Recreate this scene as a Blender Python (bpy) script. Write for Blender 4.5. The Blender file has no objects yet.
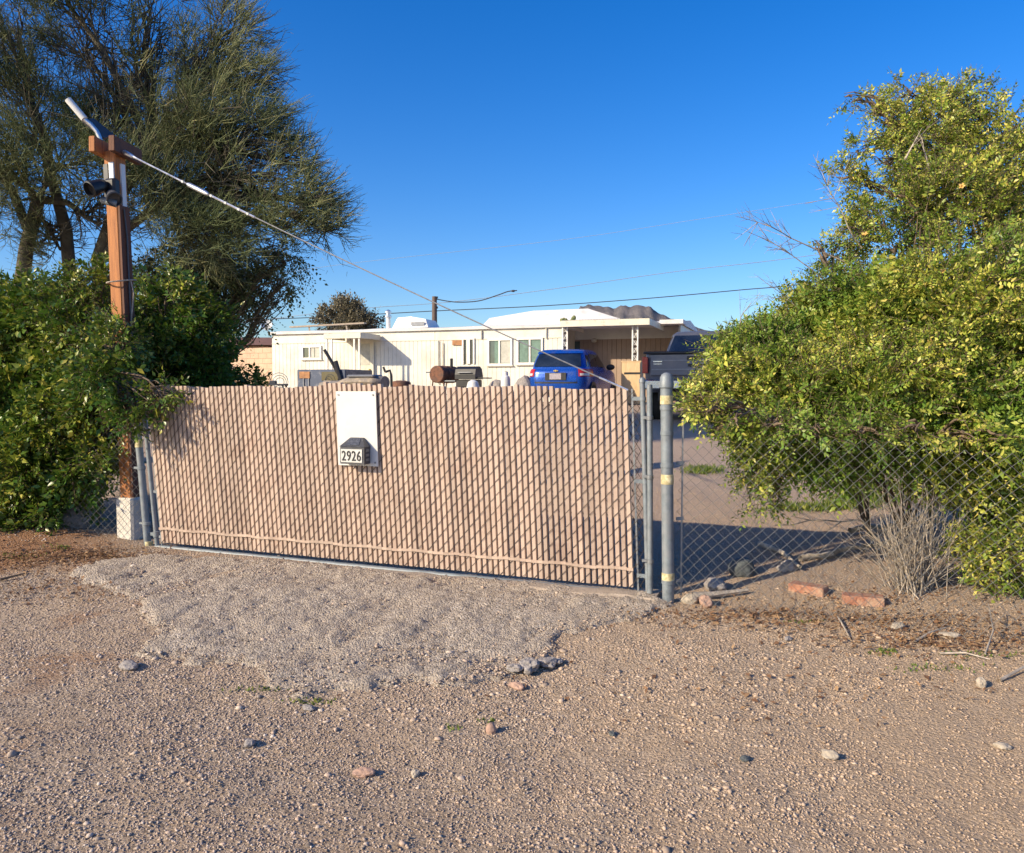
import bpy, math, random
import numpy as np
from mathutils import Vector, Matrix

random.seed(7)
RNG = np.random.default_rng(11)
SC = bpy.context.scene
COL = SC.collection
PI = math.pi

# ------------------------------------------------------------------ frames
F = 787.0
CAMZ = 1.5
TH = math.atan(40.5 / F)
CT, ST = math.cos(TH), math.sin(TH)
A0 = np.array([-3.35, 7.29]); UD = np.array([0.942, -0.336]); VD = np.array([0.336, 0.942])
UD = UD / np.linalg.norm(UD); VD = VD / np.linalg.norm(VD)
H0 = np.array([-8.5, 28.0])

def P(px, py, Y):
    """world point on the sight line through a photo position, at distance Y"""
    rx = (px - 512) / F; ru = (426.5 - py) / F
    d = np.array([rx, CT + ru * ST, -ST + ru * CT])
    t = Y / d[1]
    return np.array([0, 0, CAMZ]) + d * t

def sstep(x, a, b):
    t = np.clip((x - a) / (b - a), 0, 1)
    return t * t * (3 - 2 * t)

# ------------------------------------------------------------------ noise
def _hash(ix, iy, iz):
    h = (ix.astype(np.int64) * 374761393 + iy.astype(np.int64) * 668265263 + iz.astype(np.int64) * 2147483647) & 0xFFFFFFFF
    h = ((h ^ (h >> 13)) * 1274126177) & 0xFFFFFFFF
    h = ((h ^ (h >> 16)) * 2246822519) & 0xFFFFFFFF
    return ((h ^ (h >> 15)) & 0xFFFFFF) / float(0xFFFFFF)

def vnoise(x, y, z=None):
    x = np.asarray(x, float); y = np.asarray(y, float)
    z = np.zeros_like(x) if z is None else np.asarray(z, float)
    ix, iy, iz = np.floor(x), np.floor(y), np.floor(z)
    fx, fy, fz = x - ix, y - iy, z - iz
    fx = fx * fx * (3 - 2 * fx); fy = fy * fy * (3 - 2 * fy); fz = fz * fz * (3 - 2 * fz)
    def hh(a, b, c): return _hash(ix + a, iy + b, iz + c)
    def lerp(a, b, t): return a + (b - a) * t
    a = lerp(lerp(hh(0,0,0), hh(1,0,0), fx), lerp(hh(0,1,0), hh(1,1,0), fx), fy)
    b = lerp(lerp(hh(0,0,1), hh(1,0,1), fx), lerp(hh(0,1,1), hh(1,1,1), fx), fy)
    return lerp(a, b, fz)

def fbm(x, y, z=None, o=4):
    s = 0; a = .5; n = 0
    x = np.asarray(x, float); y = np.asarray(y, float)
    z = np.zeros_like(x) if z is None else np.asarray(z, float)
    for i in range(o):
        s = s + a * vnoise(x + 17.3 * i, y - 9.1 * i, z + 3.7 * i); n += a
        x, y, z, a = x * 2.03, y * 2.03, z * 2.03, a * .5
    return s / n

# ------------------------------------------------------------------ ground height
def hgt(X, Y, fine=True):
    X = np.asarray(X, float); Y = np.asarray(Y, float)
    d = (X - A0[0]) * VD[0] + (Y - A0[1]) * VD[1]
    u = (X - A0[0]) * UD[0] + (Y - A0[1]) * UD[1]
    z = -.17 * sstep(-d, .1, 2.8)
    db = np.clip(d, 0, 40)
    z = z + .072 * (14 - np.log1p(np.exp((14 - db) * 1.2)) / 1.2) * sstep(db, 0, .6)
    z = z + .13 * np.exp(-(((X + 4.9) / 1.0) ** 2 + ((Y - 7.5) / .7) ** 2))
    z = z - .055 * sstep(u, .8, 4.7) * sstep(-d, -2., -.2)
    if fine:
        near = sstep(-Y, -16, -9)
        z = z + near * (.07 * (fbm(X * 1.1, Y * 1.1, o=3) - .5) + .02 * (fbm(X * 6, Y * 6, o=3) - .5) + .012 * (fbm(X * 22, Y * 22, o=2) - .5)) * sstep(np.abs(d), -.1, .5)
    return z

def hz(x, y): return float(hgt(np.array([x]), np.array([y]))[0])

def G(px, py):
    """ground point seen at a photo position"""
    z = 0.
    for _ in range(14):
        rx = (px - 512) / F; ru = (426.5 - py) / F
        d = np.array([rx, CT + ru * ST, -ST + ru * CT])
        t = (z - CAMZ) / d[2]
        p = np.array([0, 0, CAMZ]) + d * t
        z = .5 * z + .5 * hz(p[0], p[1])
    return np.array([p[0], p[1], hz(p[0], p[1])])

# ------------------------------------------------------------------ objects
def link(o):
    COL.objects.link(o); return o

def tag(o, label, cat, group=None, kind=None):
    o['label'] = label; o['category'] = cat
    if group: o['group'] = group
    if kind: o['kind'] = kind
    return o

def thing(name, label, cat, loc=(0, 0, 0), rz=0, group=None):
    o = link(bpy.data.objects.new(name, None))
    o.empty_display_size = .1
    o.location = [float(v) for v in loc]; o.rotation_euler = (0, 0, rz)
    return tag(o, label, cat, group)

def wmat(o):
    m = Matrix.Identity(4)
    while o is not None:
        l = Matrix.Translation(o.location) @ o.rotation_euler.to_matrix().to_4x4()
        m = l @ m; o = o.parent
    return m

def raw_mesh(name, V, Fs, mat, parent=None, smooth=False, local=False, loc=None):
    """V (n,3); Fs array (m,k) or list of tuples"""
    V = np.asarray(V, float).reshape(-1, 3)
    if parent is not None and not local:
        mi = np.array(wmat(parent).inverted())
        V = V @ mi[:3, :3].T + mi[:3, 3]
    o_loc = None
    if parent is None and not local:
        o_loc = np.array([(V[:, 0].min() + V[:, 0].max()) / 2, (V[:, 1].min() + V[:, 1].max()) / 2, V[:, 2].min()]) if loc is None else np.asarray(loc, float)
        V = V - o_loc
    me = bpy.data.meshes.new(name)
    if isinstance(Fs, np.ndarray):
        n, k = Fs.shape
        me.vertices.add(len(V)); me.vertices.foreach_set('co', V.astype(np.float32).ravel())
        me.loops.add(n * k); me.loops.foreach_set('vertex_index', Fs.astype(np.int32).ravel())
        me.polygons.add(n)
        me.polygons.foreach_set('loop_start', np.arange(0, n * k, k, dtype=np.int32))
        me.polygons.foreach_set('loop_total', np.full(n, k, dtype=np.int32))
        me.update(calc_edges=True)
    else:
        me.from_pydata([tuple(v) for v in V], [], Fs); me.update()
    if smooth:
        me.polygons.foreach_set('use_smooth', np.ones(len(me.polygons), dtype=bool))
    me.materials.append(mat)
    o = link(bpy.data.objects.new(name, me))
    if parent is not None: o.parent = parent
    if o_loc is not None: o.location = [float(v) for v in o_loc]
    return o

def orth(d):
    d = d / (np.linalg.norm(d) + 1e-12)
    a = np.array([0, 0, 1.]) if abs(d[2]) < .9 else np.array([1., 0, 0])
    x = np.cross(a, d); x /= np.linalg.norm(x)
    return x, np.cross(d, x), d

class MB:
    def __init__(s): s.V = []; s.F = []; s.n = 0
    def add(s, V, Fs):
        V = np.asarray(V, float).reshape(-1, 3)
        s.V.append(V); s.F += [tuple(int(i) + s.n for i in f) for f in Fs]; s.n += len(V); return s
    def box(s, c, size, ax=None, bev=0.0):
        """box centred at c; ax = three axis vectors; bev chamfers the edges along the third axis"""
        c = np.asarray(c, float); hx, hy, hz_ = [v / 2 for v in size]
        ax = np.eye(3) if ax is None else np.asarray(ax, float)
        if bev > 0:
            b = min(bev, hx * .9, hy * .9, hz_ * .9)
            pts = []; 
            ring = [(-hx + b, -hy), (hx - b, -hy), (hx, -hy + b), (hx, hy - b), (hx - b, hy), (-hx + b, hy), (-hx, hy - b), (-hx, -hy + b)]
            ri = [(x * (1 - b / hx), y * (1 - b / hy)) for x, y in ring]
            L = [(ri, -hz_), (ring, -hz_ + b), (ring, hz_ - b), (ri, hz_)]
            for r, z in L: pts += [(x, y, z) for x, y in r]
            Fs = [tuple(range(7, -1, -1)), tuple(range(24, 32))]
            for k in range(3):
                for i in range(8):
                    j = (i + 1) % 8
                    Fs.append((k * 8 + i, k * 8 + j, k * 8 + 8 + j, k * 8 + 8 + i))
        else:
            pts = [(x * hx, y * hy, z * hz_) for z in (-1, 1) for y in (-1, 1) for x in (-1, 1)]
            Fs = [(0, 2, 3, 1), (4, 5, 7, 6), (0, 1, 5, 4), (2, 6, 7, 3), (0, 4, 6, 2), (1, 3, 7, 5)]
        return s.add(np.array(pts) @ ax + c, Fs)
    def bar(s, a, b, w, h, up=(0, 0, 1)):
        """rectangular bar from a to b, w across, h along 'up'"""
        a = np.asarray(a, float); b = np.asarray(b, float); d = b - a; L = np.linalg.norm(d); d /= L
        x = np.cross(d, up); x /= np.linalg.norm(x); z = np.cross(x, d)
        return s.box((a + b) / 2, (w, L, h), np.array([x, d, z]))
    def tube(s, pts, r, n=8, cap=True):
        pts = [np.asarray(p, float) for p in pts]; m = len(pts)
        r = [r] * m if np.isscalar(r) else list(r)
        V = []; x0 = None
        for i in range(m):
            d = pts[min(i + 1, m - 1)] - pts[max(i - 1, 0)]
            if x0 is None: x, y, d = orth(d)
            else:
                d = d / (np.linalg.norm(d) + 1e-12); x = x0 - d * np.dot(x0, d); x /= (np.linalg.norm(x) + 1e-12); y = np.cross(d, x)
            x0 = x
            for k in range(n):
                a = 2 * PI * k / n
                V.append(pts[i] + r[i] * (math.cos(a) * x + math.sin(a) * y))
        Fs = []
        for i in range(m - 1):
            for k in range(n):
                j = (k + 1) % n
                Fs.append((i * n + k, i * n + j, i * n + n + j, i * n + n + k))
        if cap:
            Fs.append(tuple(range(n - 1, -1, -1))); Fs.append(tuple((m - 1) * n + k for k in range(n)))
        return s.add(V, Fs)
    def lathe(s, c, prof, n=20, ax=None):
        """prof [(r,z)...] spun about the third axis"""
        ax = np.eye(3) if ax is None else np.asarray(ax, float)
        V = []; m = len(prof)
        for r, z in prof:
            for k in range(n):
                a = 2 * PI * k / n; V.append((r * math.cos(a), r * math.sin(a), z))
        Fs = [(i * n + k, i * n + (k + 1) % n, i * n + n + (k + 1) % n, i * n + n + k) for i in range(m - 1) for k in range(n)]
        Fs += [tuple(range(n - 1, -1, -1)), tuple((m - 1) * n + k for k in range(n))]
        return s.add(np.array(V) @ ax + np.asarray(c, float), Fs)
    def prism(s, poly, o, x, y, n):
        """polygon (x,y pairs) in plane o,x,y extruded by vector n"""
        o, x, y, n = [np.asarray(v, float) for v in (o, x, y, n)]
        k = len(poly)
        V = [o + a * x + b * y for a, b in poly]; V += [v + n for v in V]
        Fs = [tuple(range(k)), tuple(range(2 * k - 1, k - 1, -1))] + [(i, k + i, k + (i + 1) % k, (i + 1) % k) for i in range(k)]
        return s.add(V, Fs)
    def rock(s, c, r, sc=(1, 1, .7), sub=2, rough=.35, rz=0.):
        V, Fs = ICO[sub]
        q = V.copy(); o = RNG.uniform(0, 50, 3)
        f = 1 + rough * (fbm(q[:, 0] * 1.3 + o[0], q[:, 1] * 1.3 + o[1], q[:, 2] * 1.3 + o[2], 3) * 2 - 1)
        q = q * f[:, None] * r * np.array(sc)
        cs, sn = math.cos(rz), math.sin(rz)
        q = q @ np.array([[cs, sn, 0], [-sn, cs, 0], [0, 0, 1]])
        return s.add(q + np.asarray(c, float), Fs)
    def build(s, name, mat, parent=None, smooth=False, local=False):
        V = np.concatenate(s.V)
        o = raw_mesh(name, V, s.F, mat, parent, False, local)
        if smooth:
            me = o.data
            me.polygons.foreach_set('use_smooth', np.ones(len(me.polygons), dtype=bool))
            try: me.set_sharp_from_angle(angle=math.radians(38))
            except Exception: pass
        return o

def _ico():
    t = (1 + 5 ** .5) / 2
    v = [(-1, t, 0), (1, t, 0), (-1, -t, 0), (1, -t, 0), (0, -1, t), (0, 1, t), (0, -1, -t), (0, 1, -t), (t, 0, -1), (t, 0, 1), (-t, 0, -1), (-t, 0, 1)]
    f = [(0, 11, 5), (0, 5, 1), (0, 1, 7), (0, 7, 10), (0, 10, 11), (1, 5, 9), (5, 11, 4), (11, 10, 2), (10, 7, 6), (7, 1, 8), (3, 9, 4), (3, 4, 2), (3, 2, 6), (3, 6, 8), (3, 8, 9), (4, 9, 5), (2, 4, 11), (6, 2, 10), (8, 6, 7), (9, 8, 1)]
    v = [np.array(p) / np.linalg.norm(p) for p in v]
    out = {0: (np.array(v), list(f))}
    for s in (1, 2, 3):
        cache = {}; nf = []
        def mid(a, b):
            k = (min(a, b), max(a, b))
            if k not in cache:
                m = v[a] + v[b]; v.append(m / np.linalg.norm(m)); cache[k] = len(v) - 1
            return cache[k]
        for a, b, c in f:
            ab, bc, ca = mid(a, b), mid(b, c), mid(c, a)
            nf += [(a, ab, ca), (b, bc, ab), (c, ca, bc), (ab, bc, ca)]
        f = nf; out[s] = (np.array(v), list(f))
    return out
ICO = _ico()

def segs(A, B, ra, rb=None, n=4):
    """many straight tapered sticks -> vertex, quad arrays"""
    A = np.asarray(A, float); B = np.asarray(B, float); m = len(A)
    ra = np.broadcast_to(np.asarray(ra, float), (m,)); rb = ra if rb is None else np.broadcast_to(np.asarray(rb, float), (m,))
    d = B - A; d = d / (np.linalg.norm(d, axis=1, keepdims=True) + 1e-12)
    up = np.where((np.abs(d[:, 2]) < .9)[:, None], np.array([0, 0, 1.]), np.array([1., 0, 0]))
    x = np.cross(up, d); x /= np.linalg.norm(x, axis=1, keepdims=True) + 1e-12
    y = np.cross(d, x)
    V = np.zeros((m, 2, n, 3))
    for k in range(n):
        a = 2 * PI * k / n
        o = math.cos(a) * x + math.sin(a) * y
        V[:, 0, k] = A + o * ra[:, None]; V[:, 1, k] = B + o * rb[:, None]
    base = (np.arange(m) * 2 * n)[:, None]
    q = np.array([[k, (k + 1) % n, n + (k + 1) % n, n + k] for k in range(n)])
    Fq = (base[:, :, None] + q[None]).reshape(-1, 4)
    return V.reshape(-1, 3), Fq

def merge(parts):
    V = []; Q = []; n = 0
    for v, f in parts:
        V.append(v); Q.append(f + n); n += len(v)
    return np.concatenate(V), np.concatenate(Q)

# ------------------------------------------------------------------ materials
def new_mat(name):
    m = bpy.data.materials.new(name); m.use_nodes = True
    nt = m.node_tree
    return m, nt, nt.nodes['Principled BSDF']

def N(nt, t, **kw):
    n = nt.nodes.new(t)
    for k, v in kw.items():
        if k in n.inputs: n.inputs[k].default_value = v
        else: setattr(n, k, v)
    return n

def ramp(nt, fac, stops, interp='LINEAR'):
    r = nt.nodes.new('ShaderNodeValToRGB'); r.color_ramp.interpolation = interp
    e = r.color_ramp.elements
    while len(e) < len(stops): e.new(.5)
    for el, (p, c) in zip(e, stops):
        el.position = p; el.color = (*c, 1) if len(c) == 3 else c
    nt.links.new(fac, r.inputs[0]); return r.outputs[0]

def mixc(nt, fac, a, b, mode='MIX'):
    m = nt.nodes.new('ShaderNodeMix'); m.data_type = 'RGBA'; m.blend_type = mode
    for s, v in ((m.inputs[0], fac), (m.inputs[6], a), (m.inputs[7], b)):
        if hasattr(v, 'is_linked'): nt.links.new(v, s)
        elif isinstance(v, (int, float)): s.default_value = v
        else: s.default_value = (*v, 1) if len(v) == 3 else v
    return m.outputs[2]

def coords(nt, kind='Object'):
    return nt.nodes.new('ShaderNodeTexCoord').outputs[kind]

def pmat(name, c, rough=.6, metal=0., var=.12, scale=6., bump=0., bscale=60., dirt=None, dscale=3., dirt_amt=.5, spec=.5, island=0.):
    """paint / metal / plastic / wood with uneven tone, optional blotchy second colour and bump"""
    m, nt, b = new_mat(name)
    co = coords(nt)
    n1 = N(nt, 'ShaderNodeTexNoise', Scale=scale, Detail=6., Roughness=.65); nt.links.new(co, n1.inputs['Vector'])
    lo = tuple(max(0, v * (1 - var * 1.6)) for v in c); hi = tuple(min(1, v * (1 + var)) for v in c)
    col = ramp(nt, n1.outputs['Fac'], [(.3, lo), (.7, hi)])
    if dirt:
        n2 = N(nt, 'ShaderNodeTexNoise', Scale=dscale, Detail=8., Roughness=.7); nt.links.new(co, n2.inputs['Vector'])
        f = ramp(nt, n2.outputs['Fac'], [(.62 - .3 * dirt_amt, (0, 0, 0)), (.75 - .2 * dirt_amt, (1, 1, 1))])
        col = mixc(nt, f, col, dirt)
    if island:
        g = nt.nodes.new('ShaderNodeNewGeometry')
        r = ramp(nt, g.outputs['Random Per Island'], [(0, (1 - island,) * 3), (1, (1 + island * .3,) * 3)])
        col = mixc(nt, 1., col, r, 'MULTIPLY')
    nt.links.new(col, b.inputs['Base Color'])
    rr = ramp(nt, n1.outputs['Fac'], [(.2, (max(.02, rough - .12),) * 3), (.8, (min(1, rough + .12),) * 3)])
    nt.links.new(rr, b.inputs['Roughness'])
    b.inputs['Metallic'].default_value = metal; b.inputs['Specular IOR Level'].default_value = spec
    if bump:
        n3 = N(nt, 'ShaderNodeTexNoise', Scale=bscale, Detail=6.); nt.links.new(co, n3.inputs['Vector'])
        bp = N(nt, 'ShaderNodeBump', Strength=min(1, bump), Distance=.01); nt.links.new(n3.outputs['Fac'], bp.inputs['Height'])
        nt.links.new(bp.outputs[0], b.inputs['Normal'])
    return m

def wood(name, a, bcol, rough=.75, stretch=(30, 30, 1.6), bump=.5):
    m, nt, b = new_mat(name)
    mp = N(nt, 'ShaderNodeMapping'); mp.inputs['Scale'].default_value = stretch
    nt.links.new(coords(nt), mp.inputs[0])
    n = N(nt, 'ShaderNodeTexNoise', Scale=1.5, Detail=8., Roughness=.7, Distortion=.6); nt.links.new(mp.outputs[0], n.inputs['Vector'])
    nt.links.new(ramp(nt, n.outputs['Fac'], [(.3, bcol), (.55, a), (.8, tuple(v * 1.25 for v in a))]), b.inputs['Base Color'])
    b.inputs['Roughness'].default_value = rough
    bp = N(nt, 'ShaderNodeBump', Strength=bump, Distance=.004); nt.links.new(n.outputs['Fac'], bp.inputs['Height']); nt.links.new(bp.outputs[0], b.inputs['Normal'])
    return m

def leafmat(name, stops, rough=.45, trans=.35, patch=None, pscale=1.3):
    """leaves: each leaf its own tone (random per island), patches of a second tone, light through the blade"""
    m, nt, b = new_mat(name)
    g = nt.nodes.new('ShaderNodeNewGeometry')
    col = ramp(nt, g.outputs['Random Per Island'], stops)
    if patch:
        n = N(nt, 'ShaderNodeTexNoise', Scale=pscale, Detail=3.); nt.links.new(coords(nt), n.inputs['Vector'])
        col = mixc(nt, ramp(nt, n.outputs['Fac'], [(.42, (0, 0, 0)), (.62, (.75, .75, .75))]), col, patch)
    nt.links.new(col, b.inputs['Base Color'])
    b.inputs['Roughness'].default_value = rough; b.inputs['Specular IOR Level'].default_value = .4
    t = nt.nodes.new('ShaderNodeBsdfTranslucent'); nt.links.new(col, t.inputs['Color'])
    mx = nt.nodes.new('ShaderNodeMixShader'); mx.inputs[0].default_value = trans
    nt.links.new(b.outputs[0], mx.inputs[1]); nt.links.new(t.outputs[0], mx.inputs[2])
    nt.links.new(mx.outputs[0], nt.nodes['Material Output'].inputs['Surface'])
    return m

def glass(name, c=(.02, .03, .035), rough=.05):
    m, nt, b = new_mat(name)
    n = N(nt, 'ShaderNodeTexNoise', Scale=3.); nt.links.new(coords(nt), n.inputs['Vector'])
    nt.links.new(ramp(nt, n.outputs['Fac'], [(.3, tuple(v * .6 for v in c)), (.7, tuple(v * 1.5 for v in c))]), b.inputs['Base Color'])
    b.inputs['Roughness'].default_value = rough; b.inputs['Specular IOR Level'].default_value = .8
    return m

M = {}
M['galv'] = pmat('galvanised steel', (.20, .23, .25), .55, .25, .2, 14, .15, 120, dirt=(.24, .25, .26), dscale=9)
M['galv_dark'] = pmat('weathered galvanised wire', (.24, .25, .26), .5, .6, .2, 30)
M['wire'] = pmat('chain link wire', (.17, .17, .165), .6, .2, .2, 30)
M['wire_dark'] = pmat('old dark wire', (.06, .045, .038), .6, .4, .2, 30)
M['tape'] = pmat('faded yellow tape', (.46, .39, .2), .6, 0, .2, 30, dirt=(.7, .62, .4), dscale=30)
M['slat'] = pmat('sun faded tan plastic slat', (.50, .375, .29), .55, 0, .08, 3, .1, 40, dirt=(.40, .28, .21), dscale=4, dirt_amt=.4, island=.24)
M['board_white'] = pmat('white painted board', (.63, .62, .585), .45, 0, .04, 5, dirt=(.54, .52, .46), dscale=3, dirt_amt=.2)
M['black'] = pmat('black plastic', (.018, .018, .02), .45, 0, .3, 20)
M['charcoal'] = pmat('charcoal plastic', (.06, .062, .07), .5, 0, .2, 20)
M['solar'] = pmat('small solar cell', (.10, .105, .12), .25, .2, .2, 60)
M['digit_plate'] = pmat('pale number panel', (.58, .58, .54), .4, 0, .05, 8)
M['redwood'] = wood('red brown weathered timber', (.42, .165, .05), (.2, .07, .025))
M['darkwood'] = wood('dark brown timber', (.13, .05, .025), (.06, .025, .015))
M['greywood'] = wood('grey weathered wood', (.36, .29, .22), (.16, .13, .1), stretch=(3, 30, 30))
M['concrete_white'] = pmat('whitish concrete', (.62, .58, .51), .85, 0, .14, 12, .6, 60, dirt=(.42, .37, .3), dscale=6, dirt_amt=.4)
M['concrete'] = pmat('tan grey concrete', (.40, .325, .25), .9, 0, .18, 16, .8, 90, dirt=(.3, .24, .18), dscale=5, dirt_amt=.5)
M['white'] = pmat('white enamel', (.68, .68, .66), .4, 0, .05, 6)
M['grey_paint'] = pmat('grey painted metal', (.2, .21, .23), .45, .2, .12, 12)
M['silver'] = pmat('bright zinc', (.7, .71, .72), .3, .8, .1, 20)
M['bark'] = pmat('grey olive bark', (.13, .115, .075), .85, 0, .35, 18, .8, 60, dirt=(.06, .05, .04), dscale=9)
M['stem'] = pmat('shrub stem', (.16, .115, .075), .85, 0, .3, 20)
M['dead'] = pmat('dead grey stem', (.46, .39, .31), .85, 0, .3, 25, island=.55)
M['siding'] = pmat('cream metal siding', (.69, .665, .58), .5, 0, .05, 2, dirt=(.57, .53, .44), dscale=1.2, dirt_amt=.45)
M['siding_trim'] = pmat('cream painted trim', (.65, .61, .49), .5, 0, .05, 4, dirt=(.47, .38, .27), dscale=5, dirt_amt=.25)
M['siding_brown'] = pmat('tan brown panelling', (.36, .255, .185), .6, 0, .1, 3)
M['roof_white'] = pmat('white roof coating', (.68, .665, .64), .6, 0, .06, 3, .2, 10, dirt=(.54, .51, .46), dscale=1.5, dirt_amt=.35)
M['window_frame'] = pmat('white aluminium frame', (.74, .72, .66), .4, .1, .05, 9)
M['pane'] = glass('window glass', (.05, .075, .075), .06)
M['curtain'] = pmat('pale curtain', (.5, .49, .42), .8, 0, .15, 8)
M['curtain_green'] = pmat('dull green curtain', (.16, .25, .2), .8, 0, .2, 8)
M['rust'] = pmat('rusted steel', (.19, .085, .05), .8, .2, .4, 14, .5, 60, dirt=(.09, .06, .05), dscale=5)
M['rust_light'] = pmat('rusted ochre panel', (.4, .2, .09), .8, .1, .3, 8)
M['trailer_blue'] = pmat('faded grey blue paint', (.055, .075, .125), .55, .1, .12, 4, dirt=(.25, .24, .24), dscale=4, dirt_amt=.3)
M['tarp'] = pmat('weathered tan canvas', (.33, .27, .2), .85, 0, .3, 9, .6, 30, dirt=(.16, .15, .15), dscale=4, dirt_amt=.55)
M['carblue'] = pmat('metallic blue car paint', (.007, .07, .38), .26, .3, .08, 30, dirt=(.05, .09, .28), dscale=3, dirt_amt=.3)
M['carglass'] = glass('dark car glass', (.012, .018, .03), .04)
M['taillight'] = pmat('red lamp lens', (.42, .02, .02), .2, 0, .2, 20)
M['lens_clear'] = pmat('clear lamp lens', (.6, .55, .52), .15, 0, .15, 20)
M['plate'] = pmat('number plate', (.36, .32, .36), .5, 0, .3, 60)
M['gold'] = pmat('gold emblem', (.7, .5, .15), .3, .7, .1, 20)
M['tyre'] = pmat('tyre rubber', (.02, .02, .02), .85, 0, .3, 20, .3, 60)
M['rim'] = pmat('alloy rim', (.5, .5, .52), .3, .8, .1, 20)
M['truckgrey'] = pmat('metallic grey truck paint', (.115, .12, .145), .36, .25, .03, 2)
M['chrome'] = pmat('dull chrome', (.55, .56, .58), .25, .9, .1, 20)
M['cratewood'] = wood('pale new plywood', (.62, .44, .24), (.5, .34, .18), stretch=(12, 12, 2))
M['tanblock'] = pmat('tan block wall', (.58, .40, .27), .9, 0, .1, 3, .5, 30)
M['roofbrown'] = pmat('brown shingle roof', (.2, .1, .07), .9, 0, .2, 5, .5, 20)
M['brick'] = pmat('orange red brick', (.37, .165, .10), .9, 0, .2, 25, .8, 90, dirt=(.42, .29, .2), dscale=9, dirt_amt=.6)
M['stone_pink'] = pmat('pinkish stone', (.42, .27, .2), .85, 0, .2, 20, .6, 60)
M['stone_grey'] = pmat('grey stone', (.3, .27, .25), .85, 0, .25, 20, .7, 60)
M['stone_dark'] = pmat('dark grey stone', (.09, .1, .1), .75, 0, .25, 14, .5, 60)
M['stone_pale'] = pmat('pale cream stone', (.43, .365, .28), .85, 0, .2, 16, .6, 60)
M['polewood'] = wood('dark old pole wood', (.13, .09, .07), (.07, .05, .04))
M['cable'] = pmat('grey steel cable', (.3, .3, .3), .45, .6, .15, 40)
M['line_dark'] = pmat('dark power line', (.035, .04, .055), .6, 0, .1, 4)
M['line_pale'] = pmat('pale power line', (.28, .36, .46), .5, .2, .1, 4)
M['cactus'] = pmat('green cactus flesh', (.14, .16, .05), .7, 0, .3, 20)

M['leaf_right'] = leafmat('yellow green leaf', [(0, (.10, .17, .02)), (.40, (.26, .33, .045)), (.75, (.50, .50, .08)), (1, (.75, .62, .16))], .42, .22, (.11, .22, .03), 1.3)
M['leaf_left'] = leafmat('glossy green leaf', [(0, (.035, .075, .01)), (.5, (.11, .18, .02)), (.85, (.29, .32, .04)), (1, (.5, .42, .08))], .34, .22, (.06, .14, .02), 1.6)
M['leaf_mesq'] = leafmat('small dull green leaf', [(0, (.05, .075, .025)), (.6, (.10, .14, .04)), (1, (.2, .2, .08))], .6, .3)
M['strand'] = leafmat('olive green twig', [(0, (.055, .08, .035)), (.5, (.145, .175, .07)), (.85, (.28, .285, .12)), (1, (.46, .41, .2))], .6, .15, (.11, .15, .055), .5)
M['leaf_far'] = leafmat('far tree leaf', [(0, (.09, .085, .05)), (.6, (.18, .16, .10)), (1, (.3, .25, .16))], .7, .2)
M['grass'] = leafmat('fresh green grass', [(0, (.08, .14, .02)), (.6, (.16, .23, .035)), (1, (.32, .32, .09))], .5, .4)
M['petal'] = leafmat('yellow orange petal', [(0, (.75, .4, .06)), (1, (.8, .55, .2))], .5, .3)
M['litter'] = leafmat('dry brown leaf', [(0, (.14, .07, .035)), (.5, (.26, .14, .07)), (1, (.38, .24, .12))], .8, .1)
# ================================================================== GROUND
def axis(lo, hi, step, far_lo, far_hi, grow=1.18):
    a = list(np.arange(lo, hi + 1e-6, step)); s = step
    while a[-1] < far_hi: s *= grow; a.append(a[-1] + s)
    s = step
    while a[0] > far_lo: s *= grow; a.insert(0, a[0] - s)
    return np.array(a)

def px_poly(pts): return np.array([G(x, y)[:2] for x, y in pts])

def poly_sd(X, Y, poly):
    """signed distance, positive inside"""
    shp = X.shape; X = X.ravel(); Y = Y.ravel()
    dmin = np.full(X.shape, 1e9); ins = np.zeros(X.shape, bool)
    n = len(poly)
    for i in range(n):
        a = poly[i]; b = poly[(i + 1) % n]; ab = b - a
        t = np.clip(((X - a[0]) * ab[0] + (Y - a[1]) * ab[1]) / (ab @ ab + 1e-12), 0, 1)
        dmin = np.minimum(dmin, np.hypot(X - a[0] - t * ab[0], Y - a[1] - t * ab[1]))
        c = ((a[1] > Y) != (b[1] > Y)) & (X < (b[0] - a[0]) * (Y - a[1]) / (b[1] - a[1] + 1e-12) + a[0])
        ins ^= c
    return np.where(ins, dmin, -dmin).reshape(shp)

APRON = px_poly([(150, 556), (112, 562), (72, 572), (100, 590), (142, 606), (152, 628), (134, 655), (190, 668), (238, 664), (262, 688), (310, 700), (352, 690),
                 (400, 682), (452, 692), (505, 680), (552, 664), (566, 640), (612, 628), (652, 618), (692, 606), (640, 594), (400, 574), (240, 560)])

def apron_sd(X, Y):
    return poly_sd(X, Y, APRON) + .2 * (fbm(X * 4, Y * 4, o=4) - .5) + .12 * (fbm(X * 15 + 3, Y * 15, o=3) - .5)

xs = axis(-7.2, 6.2, .034, -4200, 4200); ys = axis(1.2, 10.4, .034, -300, 5200)
GX, GY = np.meshgrid(xs, ys)
GZ = hgt(GX, GY)
nx, ny = len(xs), len(ys)
gi = np.arange(nx * ny).reshape(ny, nx)
GF = np.stack([gi[:-1, :-1], gi[:-1, 1:], gi[1:, 1:], gi[1:, :-1]], -1).reshape(-1, 4)

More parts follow.
